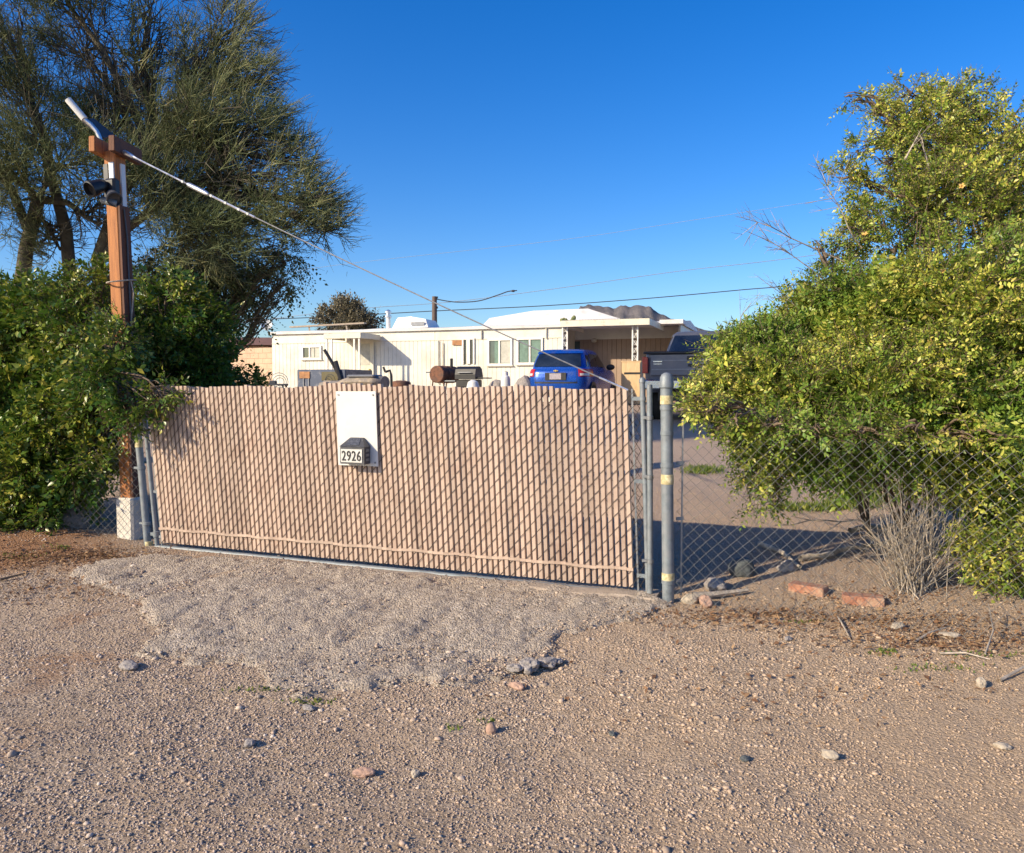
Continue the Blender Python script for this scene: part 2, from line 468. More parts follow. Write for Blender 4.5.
def soil(X, Y):
    """how red-brown / sandy / yard-like the earth is (its own colour, by place)"""
    d = (X - A0[0]) * VD[0] + (Y - A0[1]) * VD[1]
    n = fbm(X * 1.7, Y * 1.7, o=4) - .5
    red = sstep(-np.hypot((X + 5.0) / 1.5, (Y - 7.1) / 1.0) + n * 1.0, -1.15, -.55)
    red = np.maximum(red, .55 * sstep(fbm(X * 3 + 40, Y * 3, o=3), .6, .74) * sstep(-X, 1.4, 2.6))
    right = sstep(-np.hypot((X - 3.0) / 2.1, (Y - 5.9) / 1.1) + n * .9, -1.1, -.6)
    sandy = sstep(X * .55 - (Y - 3.6) * .25 + n * 2.6, .0, 1.3) * sstep(-d, 0, .4)
    yard = sstep(d + n * .5, .15, .9)
    return red, np.maximum(right, sandy * .8), yard

m, nt, b = new_mat('gravelly desert soil')
co = coords(nt)
vc = nt.nodes.new('ShaderNodeVertexColor'); vc.layer_name = 'soil'
sp = nt.nodes.new('ShaderNodeSeparateColor'); nt.links.new(vc.outputs[0], sp.inputs[0])
v1 = N(nt, 'ShaderNodeTexVoronoi', Scale=62., Randomness=1.); nt.links.new(co, v1.inputs['Vector'])
v2 = N(nt, 'ShaderNodeTexVoronoi', Scale=150., Randomness=1.); nt.links.new(co, v2.inputs['Vector'])
nb = N(nt, 'ShaderNodeTexNoise', Scale=1.4, Detail=8., Roughness=.65); nt.links.new(co, nb.inputs['Vector'])
nf = N(nt, 'ShaderNodeTexNoise', Scale=190., Detail=5., Roughness=.7); nt.links.new(co, nf.inputs['Vector'])
s1 = nt.nodes.new('ShaderNodeSeparateColor'); nt.links.new(v1.outputs['Color'], s1.inputs[0])
s2 = nt.nodes.new('ShaderNodeSeparateColor'); nt.links.new(v2.outputs['Color'], s2.inputs[0])
peb = ramp(nt, s1.outputs[0], [(0, (.14, .115, .095)), (.2, (.37, .295, .225)), (.5, (.54, .415, .305)), (.75, (.57, .46, .36)), (1, (.68, .58, .48))])
grit = ramp(nt, s2.outputs[0], [(0, (.2, .15, .105)), (.5, (.51, .395, .285)), (1, (.68, .55, .43))])
gravel = mixc(nt, .5, peb, grit)
sand = ramp(nt, nf.outputs['Fac'], [(.3, (.38, .26, .16)), (.55, (.61, .44, .285)), (.8, (.71, .545, .385))])
gravel = mixc(nt, ramp(nt, nb.outputs['Fac'], [(.4, (.12,) * 3), (.65, (.6,) * 3)]), gravel, sand)
c1 = mixc(nt, sp.outputs[1], gravel, mixc(nt, .3, sand, grit))
dirt = ramp(nt, nf.outputs['Fac'], [(.3, (.22, .11, .055)), (.55, (.4, .22, .12)), (.8, (.52, .32, .19))])
c2 = mixc(nt, sp.outputs[0], c1, dirt)
yardc = mixc(nt, .4, ramp(nt, nf.outputs['Fac'], [(.3, (.38, .27, .205)), (.7, (.58, .44, .35))]), grit)
c3 = mixc(nt, sp.outputs[2], c2, yardc)
nt.links.new(c3, b.inputs['Base Color']); b.inputs['Roughness'].default_value = .95; b.inputs['Specular IOR Level'].default_value = .2
ad = N(nt, 'ShaderNodeMath', operation='MULTIPLY_ADD'); nt.links.new(v1.outputs['Distance'], ad.inputs[0]); ad.inputs[1].default_value = -1.; nt.links.new(nf.outputs['Fac'], ad.inputs[2])
bp = N(nt, 'ShaderNodeBump', Strength=1., Distance=.017); nt.links.new(ad.outputs[0], bp.inputs['Height']); nt.links.new(bp.outputs[0], b.inputs['Normal'])
M['soil'] = m

ground = raw_mesh('ground', np.stack([GX, GY, GZ], -1).reshape(-1, 3), GF, M['soil'], smooth=True, local=True)
ground['kind'] = 'structure'
r_, g_, y_ = soil(GX.ravel(), GY.ravel())
ca = ground.data.color_attributes.new('soil', 'FLOAT_COLOR', 'POINT')
ca.data.foreach_set('color', np.stack([r_, g_, y_, np.ones_like(r_)], -1).astype(np.float32).ravel())

# ---- broken concrete apron in front of the gate
st = .022
bb = [APRON[:, 0].min() - .2, APRON[:, 0].max() + .2, APRON[:, 1].min() - .2, APRON[:, 1].max() + .2]
ax_, ay_ = np.arange(bb[0], bb[1], st), np.arange(bb[2], bb[3], st)
AX, AY = np.meshgrid(ax_, ay_)
SD = apron_sd(AX, AY)
SX, SY = AX * .5 + AY * .87, AX * -.87 + AY * .5
rough = .035 * (fbm(AX * 4, AY * 4, o=4) - .5) + .022 * (fbm(AX * 22 + 9, AY * 22, o=3) - .5) + .04 * (fbm(SX * 1.6, SY * 9, o=4) - .5) + .018 * (_hash(np.floor(AX * 51), np.floor(AY * 51), np.zeros_like(AX)) - .5)
ero = sstep(fbm(AX * 2.2 + 5, AY * 2.2, o=3), .5, .68) * sstep(SD, -.1, .35) * .02
AZ = hgt(AX, AY) + sstep(SD, -.04, .06) * .062 - .03 + rough * sstep(SD, -.04, .05) - ero
keep = (SD[:-1, :-1] > -.07) & (SD[1:, 1:] > -.07) & (SD[1:, :-1] > -.07) & (SD[:-1, 1:] > -.07)
ai = np.arange(AX.size).reshape(AX.shape)
AF = np.stack([ai[:-1, :-1], ai[:-1, 1:], ai[1:, 1:], ai[1:, :-1]], -1)[keep]
used = np.unique(AF); remap = np.full(AX.size, -1); remap[used] = np.arange(len(used))
m, nt, b = new_mat('crumbling aggregate concrete')
co = coords(nt)
v1 = N(nt, 'ShaderNodeTexVoronoi', Scale=75.); nt.links.new(co, v1.inputs['Vector'])
s1 = nt.nodes.new('ShaderNodeSeparateColor'); nt.links.new(v1.outputs['Color'], s1.inputs[0])
n1 = N(nt, 'ShaderNodeTexNoise', Scale=2.2, Detail=8., Roughness=.7); nt.links.new(co, n1.inputs['Vector'])
n2 = N(nt, 'ShaderNodeTexNoise', Scale=110., Detail=6., Roughness=.75); nt.links.new(co, n2.inputs['Vector'])
ag = ramp(nt, s1.outputs[0], [(0, (.16, .135, .11)), (.28, (.44, .37, .295)), (.8, (.58, .495, .405)), (1, (.7, .62, .53))])
pa = ramp(nt, n2.outputs['Fac'], [(.3, (.30, .245, .19)), (.7, (.64, .54, .435))])
cc = mixc(nt, ramp(nt, n1.outputs['Fac'], [(.4, (.25,) * 3), (.6, (.8,) * 3)]), ag, pa)
nt.links.new(cc, b.inputs['Base Color']); b.inputs['Roughness'].default_value = .95; b.inputs['Specular IOR Level'].default_value = .2
ad = N(nt, 'ShaderNodeMath', operation='MULTIPLY_ADD'); nt.links.new(v1.outputs['Distance'], ad.inputs[0]); ad.inputs[1].default_value = -.9; nt.links.new(n2.outputs['Fac'], ad.inputs[2])
bp = N(nt, 'ShaderNodeBump', Strength=1., Distance=.016); nt.links.new(ad.outputs[0], bp.inputs['Height']); nt.links.new(bp.outputs[0], b.inputs['Normal'])
M['apron'] = m
ap = raw_mesh('driveway_apron', np.stack([AX, AY, AZ], -1).reshape(-1, 3)[used], remap[AF], M['apron'], local=True)
ap['kind'] = 'structure'

def gu(px):
    k = (px - 512) / F
    return (k * A0[1] - A0[0]) / (UD[0] - k * UD[1])
def GP(u, z, v=0.):
    """point on the gate line: u along it, v behind it"""
    q = A0 + u * UD + v * VD
    return np.array([q[0], q[1], z])
U3 = np.array([*UD, 0.]); V3 = np.array([*VD, 0.]); Z3 = np.array([0, 0, 1.])
GAX = np.array([U3, V3, Z3])
def apz(x, y):
    X = np.array([x]); Y = np.array([y]); sd = apron_sd(X, Y)
    return float((hgt(X, Y) + np.maximum(0, sstep(sd, -.03, .03) * .055 - .028))[0])

# sill under the gate: an uneven low concrete strip
V = []; Fs = []
uu = np.linspace(.02, 4.70, 90)
for i, u in enumerate(uu):
    w = .10 + .05 * (vnoise(np.array([u * 3]), np.array([2.]))[0] - .5)
    w2 = .19 + .08 * (vnoise(np.array([u * 4]), np.array([7.]))[0] - .5)
    zz = -.012 - .012 * vnoise(np.array([u * 5]), np.array([1.]))[0]
    V += [GP(u, -.12, w), GP(u, zz, w), GP(u, zz - .002, -w2 * .8), GP(u, zz - .03, -w2), GP(u, -.14, -w2 - .02)]
for i in range(len(uu) - 1):
    for k in range(4): Fs.append((i * 5 + k, i * 5 + k + 1, i * 5 + 6 + k, i * 5 + 5 + k))
n_ = len(uu) - 1
Fs += [(0, 1, 2, 3, 4), (n_ * 5 + 4, n_ * 5 + 3, n_ * 5 + 2, n_ * 5 + 1, n_ * 5)]
sill = MB().add(V, Fs).build('kerb_strip', M['concrete']); sill['kind'] = 'structure'

# ---- loose gravel: thousands of stones nobody could count
def scatter_stones(n, smin, smax, dens, V0=None, F0=None):
    Yv = RNG.uniform(2.3, 9.4, n * 3); Xv = RNG.uniform(-1, 1, n * 3) * (.72 * Yv + .5)
    ok = (RNG.uniform(0, 1, n * 3) * 5.6 < dens(Xv, Yv) * (.72 * Yv + .5))
    Xv, Yv = Xv[ok][:n], Yv[ok][:n]; n = len(Xv)
    if V0 is None: V0, F0 = ICO[0]
    F0 = np.array(F0); kv = len(V0)
    s = smin + (smax - smin) * RNG.uniform(0, 1, n) ** 2.4
    sd = apron_sd(Xv, Yv)
    Zv = hgt(Xv, Yv) + np.maximum(0, sstep(sd, -.03, .03) * .055 - .032)
    off = RNG.uniform(.55, 1.35, (n, kv, 1)) * V0[None]
    sc3 = np.stack([RNG.uniform(.7, 1.35, n), RNG.uniform(.7, 1.35, n), RNG.uniform(.35, .8, n)], -1)
    off = off * sc3[:, None]
    a = RNG.uniform(0, 2 * PI, n); c, s_ = np.cos(a), np.sin(a)
    ox = off[..., 0] * c[:, None] - off[..., 1] * s_[:, None]; oy = off[..., 0] * s_[:, None] + off[..., 1] * c[:, None]
    off = np.stack([ox, oy, off[..., 2]], -1) * s[:, None, None]
    V = off + np.stack([Xv, Yv, Zv + s * .15], -1)[:, None]
    Fq = (F0[None] + (np.arange(n) * kv)[:, None, None]).reshape(-1, 3)
    return V.reshape(-1, 3), Fq

m, nt, b = new_mat('mixed gravel stones')
g = nt.nodes.new('ShaderNodeNewGeometry')
col = ramp(nt, g.outputs['Random Per Island'], [(0, (.10, .09, .085)), (.16, (.24, .205, .18)), (.4, (.42, .33, .26)), (.62, (.54, .40, .305)), (.82, (.46, .39, .33)), (.96, (.6, .5, .41)), (1, (.7, .62, .54))])
n1 = N(nt, 'ShaderNodeTexNoise', Scale=140., Detail=4.); nt.links.new(coords(nt), n1.inputs['Vector'])
col = mixc(nt, ramp(nt, n1.outputs['Fac'], [(.35, (0,) * 3), (.7, (.5,) * 3)]), col, (.42, .315, .225))
sx_ = nt.nodes.new('ShaderNodeSeparateXYZ'); nt.links.new(coords(nt), sx_.inputs[0])   # tan street sand clings to the stones towards the east side
mr = N(nt, 'ShaderNodeMapRange'); nt.links.new(sx_.outputs[0], mr.inputs['Value']); mr.inputs['From Min'].default_value = -1.2; mr.inputs['From Max'].default_value = 1.8; mr.inputs['To Max'].default_value = .55
col = mixc(nt, mr.outputs[0], col, (.52, .37, .235))
nt.links.new(col, b.inputs['Base Color']); b.inputs['Roughness'].default_value = .88; b.inputs['Specular IOR Level'].default_value = .25
M['gravel'] = m

def dens1(X, Y):
    r, s, y = soil(X, Y)
    n = fbm(X * 1.5 + 3, Y * 2.2, o=4)
    d = (.18 + 1.4 * sstep(n, .40, .60)) * (1 - .72 * s) * (1 - .75 * r) * (1 - .97 * y)
    ins = sstep(apron_sd(X, Y), .02, .12)
    return d * (1 - .35 * ins) / 1.6
OCT_V = np.array([[1, 0, 0], [-.5, .87, 0], [-.5, -.87, 0], [.5, .3, .75], [-.6, .3, .7], [0, -.6, .8], [0, 0, -.6]], float)
OCT_F = [(0, 1, 3), (1, 4, 3), (1, 2, 4), (2, 5, 4), (2, 0, 5), (0, 3, 5), (3, 4, 5), (1, 0, 6), (2, 1, 6), (0, 2, 6)]
def dens0(X, Y):
    r, s, y = soil(X, Y); n = fbm(X * 2.1 + 13, Y * 2.6, o=4)
    ins = sstep(apron_sd(X, Y), .0, .2)
    return (1 - .72 * ins) * (.42 + .58 * sstep(n, .36, .56)) * (1 - .62 * s) * (1 - .7 * r) * (1 - .55 * y) * np.minimum(1, (4.4 / Y) ** 1.5)
vc_, fc_ = scatter_stones(185000, .0036, .0088, dens0, OCT_V, OCT_F)
va, fa = scatter_stones(22000, .0045, .0125, dens1)
vb, fb = scatter_stones(1500, .009, .022, lambda X, Y: dens1(X, Y) * (.35 + 1.6 * np.exp(-(apron_sd(X, Y) / .22) ** 2)))
V, Q = merge([(vc_, fc_), (va, fa), (vb, fb)])
gr = raw_mesh('gravel', V, Q, M['gravel'], local=True)
tag(gr, 'loose mixed grey and tan gravel covering the street edge', 'gravel', kind='stuff')

# ================================================================== GATE
gate = thing('driveway_gate', 'wide tan slatted chain link driveway gate with galvanised frame', 'gate', GP(2.3, 0.))
def shear(u): return -.04 - .055 * (1 - u / 4.5)
def GS(u, z, v=0.): return GP(u + shear(u) * z, z - .045 * (u / 4.6) * (1 - z / 1.5), v)
NS = 95; U0, U1 = .115, 4.525; PITCH = (U1 - U0) / NS
mb = MB()
tops = []
for i in range(NS):
    u = U0 + (i + .5) * PITCH
    pxa = 512 + F * GP(u, 1.4)[0] / GP(u, 1.4)[1]
    t = 1.497 + .008 * math.sin(i * .35) + random.uniform(-.006, .008) + (.022 if 335 < pxa < 395 else 0) - (.02 if pxa > 560 else 0) * (pxa - 560) / 70
    tops.append(t)
    lean = random.uniform(-.0018, .0018); w = PITCH * random.uniform(.765, .82)
    dv = random.uniform(-.0015, .0015)
    pts = []
    for z in (.055, .50, .98, t):
        bow = .006 * math.sin(z * 4 + i)
        for su, sv in ((-.5, -.1), (-.38, -.5), (.38, -.5), (.5, -.1), (.38, .5), (-.38, .5)):
            pts.append(GS(u + lean * z + su * w, z, dv + bow * .5 + sv * .046))
    Fs = []
    for r in range(3):
        for k in range(6):
            j = (k + 1) % 6; Fs.append((r * 6 + k, r * 6 + j, r * 6 + 6 + j, r * 6 + 6 + k))
    Fs += [tuple(range(5, -1, -1)), tuple(range(18, 24))]
    mb.add(pts, Fs)
mb.build('privacy_slats', M['slat'], gate)
# locking strip through the lower weave
mb = MB()
for i in range(NS):
    u = U0 + (i + .5) * PITCH
    mb.box(GS(u, .185 + .004 * math.sin(i * .7) + random.uniform(-.003, .003), -.0285), (PITCH * .98, .012, .022), GAX)
mb.build('locking_strip', M['slat'], gate)
A_, B_ = [], []
dz = .102
for i in range(NS + 1):
    for k in range(-1, 17):
        z = .04 + k * dz + (i % 2) * dz / 2
        za, zb = z, z + dz / 2
        if za < .04 or zb > 1.475: continue
        ua, ub = U0 + (i - .08) * PITCH, U0 + (i + 1.08) * PITCH
        A_.append(GS(ua, za, -.0245)); B_.append(GS((ua + ub) / 2, (za + zb) / 2, -.0282))
        A_.append(GS((ua + ub) / 2, (za + zb) / 2, -.0282)); B_.append(GS(ub, zb, -.0245))
        A_.append(GS(ua, zb, .027)); B_.append(GS(ub, za, .027))
# bare mesh strip between the last slat and the frame
for i in range(3):
    for k in range(-1, 17):
        z = .04 + k * dz + ((i + NS) % 2) * dz / 2
        if z < .04 or z + dz / 2 > 1.46: continue
        a = U1 + i * .03; 
        A_.append(GS(a, z)); B_.append(GS(a + .03, z + dz / 2))
        A_.append(GS(a, z + dz / 2, .004)); B_.append(GS(a + .03, z, .004))
v, q = segs(np.array(A_), np.array(B_), .0023)
raw_mesh('wire_mesh', v, q, M['wire_dark'], gate)
fr = MB()
uR = 4.625
fr.tube([GS(.03, .0), GS(2.2, .002), GS(uR, .0)], .024, 10)
fr.tube([GS(.045, .0), GS(.045, .7), GS(.045, 1.44)], .021, 10)
fr.build('gate_frame', M['galv'], gate, True)
mb = MB().tube([GS(uR, -.03), GS(uR, .75), GS(uR, 1.52)], .02, 12)
mb.lathe(GS(uR, 1.52), [(.02, 0), (.024, .004), (.024, .025), (.016, .04), (.003, .045)], 12)
mb.lathe(GS(uR, .0), [(.03, -.03), (.034, -.025), (.034, .03), (.03, .035)], 12)
mb.build('end_post', M['galv'], gate, True)
mb = MB()
mb.box(GS(4.55, .75), (.013, .006, 1.46), np.array([U3, V3, GS(4.5, 1) - GS(4.5, 0)]))
mb.build('tension_bar', M['galv_dark'], gate)
for z in (.14, .82, 1.41):
    MB().box(GS(4.585, z), (.08, .012, .028), GAX).lathe(GS(uR, z - .016), [(.0205, 0), (.025, .002), (.025, .03), (.0205, .032)], 12).build('tension_band', M['galv'], gate, True)
mb = MB().box(GS(.10, .72), (.012, .006, 1.4), np.array([U3, V3, GS(.1, 1) - GS(.1, 0)]))
mb.build('tension_bar', M['galv_dark'], gate)
for z in (.1, .52, .98):
    MB().box(GS(.072, z), (.07, .012, .024), GAX).build('tension_band', M['galv'], gate)
for z, py in ((.12, 0), (1.08, 0)):
    MB().lathe(GS(.045, z - .03), [(.022, 0), (.03, .004), (.03, .056), (.022, .06)], 12).box(GS(.0, z), (.09, .02, .03), GAX).build('hinge', M['galv'], gate, True)

# white board hung on the gate
bu0, bu1, bz0, bz1 = gu(338), gu(380.5), .845, 1.462
bu0 += .095; bu1 += .068
w = bu1 - bu0
bax = np.array([U3, V3, Z3 - .028 * U3])
cb = GS((bu0 + bu1) / 2, (bz0 + bz1) / 2, -.0415)
brd = thing('sign_board', 'plain white rectangular board fastened to the tan gate slats', 'board', GS((bu0 + bu1) / 2, bz0, -.03))
MB().box(cb, (w, .012, bz1 - bz0), bax).build('panel', M['board_white'], brd)
for su, sz in ((-1, 1), (1, 1), (1, -1), (-1, -1)):
    c = cb + U3 * su * (w / 2 - .025) + bax[2] * sz * ((bz1 - bz0) / 2 - .03) - V3 * .006
    MB().tube([c, c - V3 * .006], .008, 8).build('screw', M['galv_dark'], brd)

# solar house number box on the board
nu = bu0 + .182; nz0, nz1 = .872, 1.0
hn = thing('house_number_light', 'dark box reading 2926 with sloped top mounted on white board', 'house number', GS(nu, nz0, -.04))
o = GS(nu, nz0, -.0495)
W2, D2, HH, TOP = .112, .095, .14, .072
def hp(x, y, z): return o + U3 * x - V3 * y + Z3 * z
mb = MB()
mb.add([hp(-W2, 0, 0), hp(W2, 0, 0), hp(W2, D2, 0), hp(-W2, D2, 0), hp(-W2, 0, HH), hp(W2, 0, HH), hp(W2, D2, HH), hp(-W2, D2, HH)],
       [(3, 2, 1, 0), (0, 1, 5, 4), (3, 7, 6, 2), (1, 2, 6, 5), (0, 4, 7, 3), (4, 5, 6, 7)])
mb.build('housing', M['charcoal'], hn)
mb = MB()
e = .006
mb.add([hp(-W2 - e, 0, HH + .002), hp(W2 + e, 0, HH + .002), hp(W2 + e, D2 + e, HH + .002), hp(-W2 - e, D2 + e, HH + .002),
        hp(-W2 * .52, 0, HH + TOP), hp(W2 * .52, 0, HH + TOP), hp(W2 * .52, D2 * .28, HH + TOP), hp(-W2 * .52, D2 * .28, HH + TOP)],
       [(3, 2, 1, 0), (0, 1, 5, 4), (3, 7, 6, 2), (1, 2, 6, 5), (0, 4, 7, 3), (4, 5, 6, 7)])
mb.build('sloped_lid', M['charcoal'], hn)
a1, a2 = hp(-W2 * .55, D2 + e, HH + .002), hp(W2 * .55, D2 + e, HH + .002)
b1, b2 = hp(-W2 * .42, D2 * .28, HH + TOP), hp(W2 * .42, D2 * .28, HH + TOP)
nrm = np.cross(a2 - a1, b1 - a1); nrm /= np.linalg.norm(nrm)
q0 = [a1 + (b1 - a1) * .15, a2 + (b2 - a2) * .15, a2 + (b2 - a2) * .88, a1 + (b1 - a1) * .88]
q1 = [p + nrm * .004 for p in q0]
MB().add(q0 + q1, [(4, 5, 6, 7), (0, 1, 5, 4), (1, 2, 6, 5), (2, 3, 7, 6), (3, 0, 4, 7)]).build('solar_cell', M['solar'], hn)
pw, ph = .098, .054
MB().box(hp(-.004, D2 + .003, .068), (pw * 2, .006, ph * 2), GAX).build('number_plate', M['digit_plate'], hn)
cu = bpy.data.curves.new('digits', 'FONT'); cu.body = '2926'; cu.size = .135; cu.extrude = .002; cu.align_x = 'CENTER'; cu.space_character = 1.12; cu.offset = .0008
to = bpy.data.objects.new('digits_source', cu); link(to)
bpy.context.view_layer.update()
dm = bpy.data.meshes.new_from_object(to.evaluated_get(bpy.context.evaluated_depsgraph_get()))
bpy.data.objects.remove(to)
co_ = np.zeros(len(dm.vertices) * 3); dm.vertices.foreach_get('co', co_); co_ = co_.reshape(-1, 3)
cx = (co_[:, 0].min() + co_[:, 0].max()) / 2; cy = (co_[:, 1].min() + co_[:, 1].max()) / 2
sx = (pw * 2 * .9) / (co_[:, 0].max() - co_[:, 0].min()); sy = (ph * 2 * .76) / (co_[:, 1].max() - co_[:, 1].min())
wp = hp(-.004, D2 + .0085, .068)[None] + np.outer((co_[:, 0] - cx) * sx, U3) + np.outer((co_[:, 1] - cy) * sy, Z3) - np.outer(co_[:, 2], V3)
raw_mesh('digits', wp, [tuple(p.vertices) for p in dm.polygons], M['black'], hn)
for k in range(3):
    MB().box(hp(W2 + .003, D2 * .5, .035 + k * .038), (.006, D2 * .55, .02), GAX).build('side_vent', M['galv_dark'], hn)

# ================================================================== POSTS
def band(parent, mat, c, r, h, name):
    MB().lathe(c, [(r, 0), (r + .0015, .001), (r + .0015, h - .001), (r, h)], 18).build(name, mat, parent, True)

pu = gu(668) + .03
pb = GP(pu, 0., -.09); pb[2] = hz(pb[0], pb[1]) - .02
tp = pb + np.array([-.03, 0, 1.60])
tp[2] = 1.515
post = thing('gate_post', 'thick galvanised post with domed cap and yellow tape bands beside gate', 'post', pb)
def pl(z): 
    t = (z - pb[2]) / (tp[2] - pb[2]); return pb + (tp - pb) * t
MB().tube([pl(pb[2] - .15), pl(.7), tp], .043, 20).build('pipe', M['galv'], post, True)
MB().lathe(tp - Z3 * .03, [(.046, 0), (.052, .004), (.052, .04), (.047, .05), (.045, .075), (.035, .097), (.018, .108), (.002, .111)], 20).build('dome_cap', M['galv'], post, True)
for z, h in ((1.37, .062), (.80, .07), (.10, .06)):
    band(post, M['tape'], pl(z), .0445, h, 'tape_band')
for z in (1.33, 1.15, .92, .08):
    band(post, M['galv'], pl(z), .046, .028, 'post_band')
# slim latch post
lb = GP(gu(650.5) + .015, 0., -.02)
lp = thing('latch_post', 'slim plain galvanised pipe standing between gate end and thick post', 'post', lb)
MB().tube([lb - Z3 * .2, lb + np.array([-.01, 0, .8]), lb + np.array([-.02, 0, 1.51])], .021, 12).build('pipe', M['galv'], lp, True)
for z in (.2, .82, 1.25):
    MB().lathe(lb + np.array([-.02 * z / 1.53, 0, z]), [(.021, 0), (.026, .003), (.026, .03), (.021, .033)], 12).box(lb + np.array([-.035, .01, z + .02]), (.05, .02, .02), GAX).build('latch_collar', M['galv_dark'], lp, True)
# hinge post at the pole
qb = GP(-.045, 0., -.01); qb[2] = -.02
qt = GP(-.045 + shear(0) * 1.5, 1.5, -.01)
ps = thing('hinge_post', 'leaning galvanised hinge post with olive tape beside white footing', 'post', qb)
MB().tube([qb - Z3 * .15, (qb + qt) / 2, qt], .033, 14).build('pipe', M['galv'], ps, True)
for z, h in ((.93, .07), (.0, .05)):
    band(ps, M['tape'], qb + (qt - qb) * (z + .02) / 1.52, .0345, h, 'tape_band')
for z in (.2, .72):
    c = qb + (qt - qb) * (z + .02) / 1.52
    MB().lathe(c, [(.034, 0), (.038, .003), (.038, .03), (.034, .033)], 12).box(c + Z3 * .016 - U3 * .05, (.07, .012, .02), GAX).build('post_band', M['galv'], ps, True)

# ================================================================== CHAIN LINK FENCES
def chain_fence(name, label, p0, p1, zb, zt, sag, bot=None, step=.041):
    """interlocked zigzag wires from p0 to p1 (xy)"""
    p0 = np.asarray(p0); p1 = np.asarray(p1); L = np.linalg.norm(p1 - p0); d = (p1 - p0) / L; nrm = np.array([-d[1], d[0]])
    root = thing(name, label, 'fence', (*((p0 + p1) / 2), zb))
    ns = int(L / step); nk = int((zt - zb) / step) + 6
    I, K = [v.ravel() for v in np.meshgrid(np.arange(ns), np.arange(nk))]
    bz = np.array([zb if bot is None else bot(i * step) for i in range(ns + 2)])
    def pts(i, k, off):
        s = np.clip(i * step, 0, L); z = bz[i] + k * step
        w = .10 * (vnoise(s * 1.4, z * 1.6, np.full_like(z, sag)) - .5) + -sag * .06 * np.maximum(0, 1 - (k * step) / .35)
        along = .05 * (vnoise(s * 1.7 + 9, z * 1.9) - .5)
        q = p0[None] + d[None] * (s + along)[:, None] + nrm[None] * (w + off)[:, None]
        z2 = z + .06 * (vnoise(s * 1.3 + 30, z * 2.) - .5)
        return np.concatenate([q, z2[:, None]], 1), z
    a = I + (K + I) % 2; b_ = I + (K + 1 + I) % 2
    oa = np.where(a > I, .0035, -.0035)
    A_, za_ = pts(a, K, oa); B_, zb_ = pts(b_, K + 1, -oa)
    top = zt + .08 * (vnoise(I * step * 1.1, I * 0. + 4) - .5)
    ok = zb_ < top
    v, q = segs(A_[ok], B_[ok], .0014)
    raw_mesh('wire_mesh', v, q, M['wire'], root)
    return root, None

fp0 = pb[:2] + np.array([.065, .02])
_q = G(1024, 640)[:2]; fp1 = fp0 + (_q - fp0) * 1.45
fence_r, fpt = chain_fence('chain_link_fence', 'sagging bare chain link fence in front of yellow green shrub', fp0, fp1, -.07, 1.14, 1.6,
    lambda s: hz(*(fp0 + (fp1 - fp0) * s / np.linalg.norm(fp1 - fp0))) - .0)
tb = fp0 + np.array([.03, 0])
MB().box((tb[0], tb[1], .63), (.012, .006, 1.28), np.array([U3, V3, Z3])).build('tension_bar', M['galv_dark'], fence_r)
for z in (.1, .55, .95):
    MB().bar((pb[0] + .05, pb[1], z), (tb[0] + .012, tb[1], z), .008, .024).build('tension_band', M['galv'], fence_r)
fl = fp0 + (fp1 - fp0) * .86 + np.array([0, .02])
MB().tube([(fl[0], fl[1] + .04, hz(*fl) - .1), (fl[0], fl[1] + .04, 1.27)], .024, 10).build('line_post', M['galv'], fence_r, True)

lp0 = GP(-.10, 0)[:2]; lp1 = GP(-2.3, 0, .02)[:2]
fence_l, _ = chain_fence('chain_link_fence', 'shaded chain link fence tangled in dark green shrub behind white footing', lp0, lp1, .0, 1.3, .3, lambda s: hz(*(lp0 + (lp1 - lp0) * s / 2.2)))
for s in (1.5,):
    q = lp0 + (lp1 - lp0) * s / 2.2
    MB().tube([(q[0], q[1] + .05, hz(*q) - .1), (q[0], q[1] + .05, 1.33)], .024, 10).build('line_post', M['galv'], fence_l, True)

# ================================================================== TIMBER POLE
Yp = 7.62
pbase = P(131, 548, Yp - .1); pbase[2] = -.02
pbot = P(131.5, 508, Yp); pbot[2] = .28
ptop = P(114.5, 152, Yp - .02)
axd = ptop - pbot; L = np.linalg.norm(axd); axd /= L
rz = math.radians(-17)
px_ = np.array([math.cos(rz), math.sin(rz), 0]); px_ -= axd * (px_ @ axd); px_ /= np.linalg.norm(px_); py_ = np.cross(axd, px_)
PAX = np.array([px_, py_, axd])
pole = thing('timber_pole', 'tall leaning red brown timber post with crosspiece rising from shrub', 'post', pbot)
MB().box((pbot + ptop) / 2, (.13, .14, L), PAX, .008).build('shaft', M['redwood'], pole)
ct = P(114, 151, Yp - .05)
# crosspiece: two short blocks clamping the head, long way towards the yard
cd = P(134, 162, Yp + .25) - P(96, 142, Yp - .33); cd /= np.linalg.norm(cd)
cx_, cy_ = np.cross(cd, Z3), None; cx_ /= np.linalg.norm(cx_); cy_ = np.cross(cx_, cd)
CAX = np.array([cx_, cd, cy_])
cc = P(113.5, 149.5, Yp - .04)
for s in (-1, 1):
    MB().box(cc + cx_ * s * .098 + cd * .04, (.062, .44, .145), CAX, .006).build('crosspiece', M['redwood'] if s < 0 else M['darkwood'], pole)
MB().box(pbot + axd * (L - .33) + px_ * .075 + py_ * .01, (.018, .05, .42), PAX).box(pbot + axd * (L - .30) - py_ * .079 + px_ * .03, (.05, .016, .36), PAX).build('cover_strip', M['white'], pole)
MB().box(pbot + axd * (L - .30) - py_ * .078 - px_ * .035, (.05, .014, .34), PAX).build('dark_strip', M['black'], pole)
ring = []
rc = pbot + axd * (L * .645)
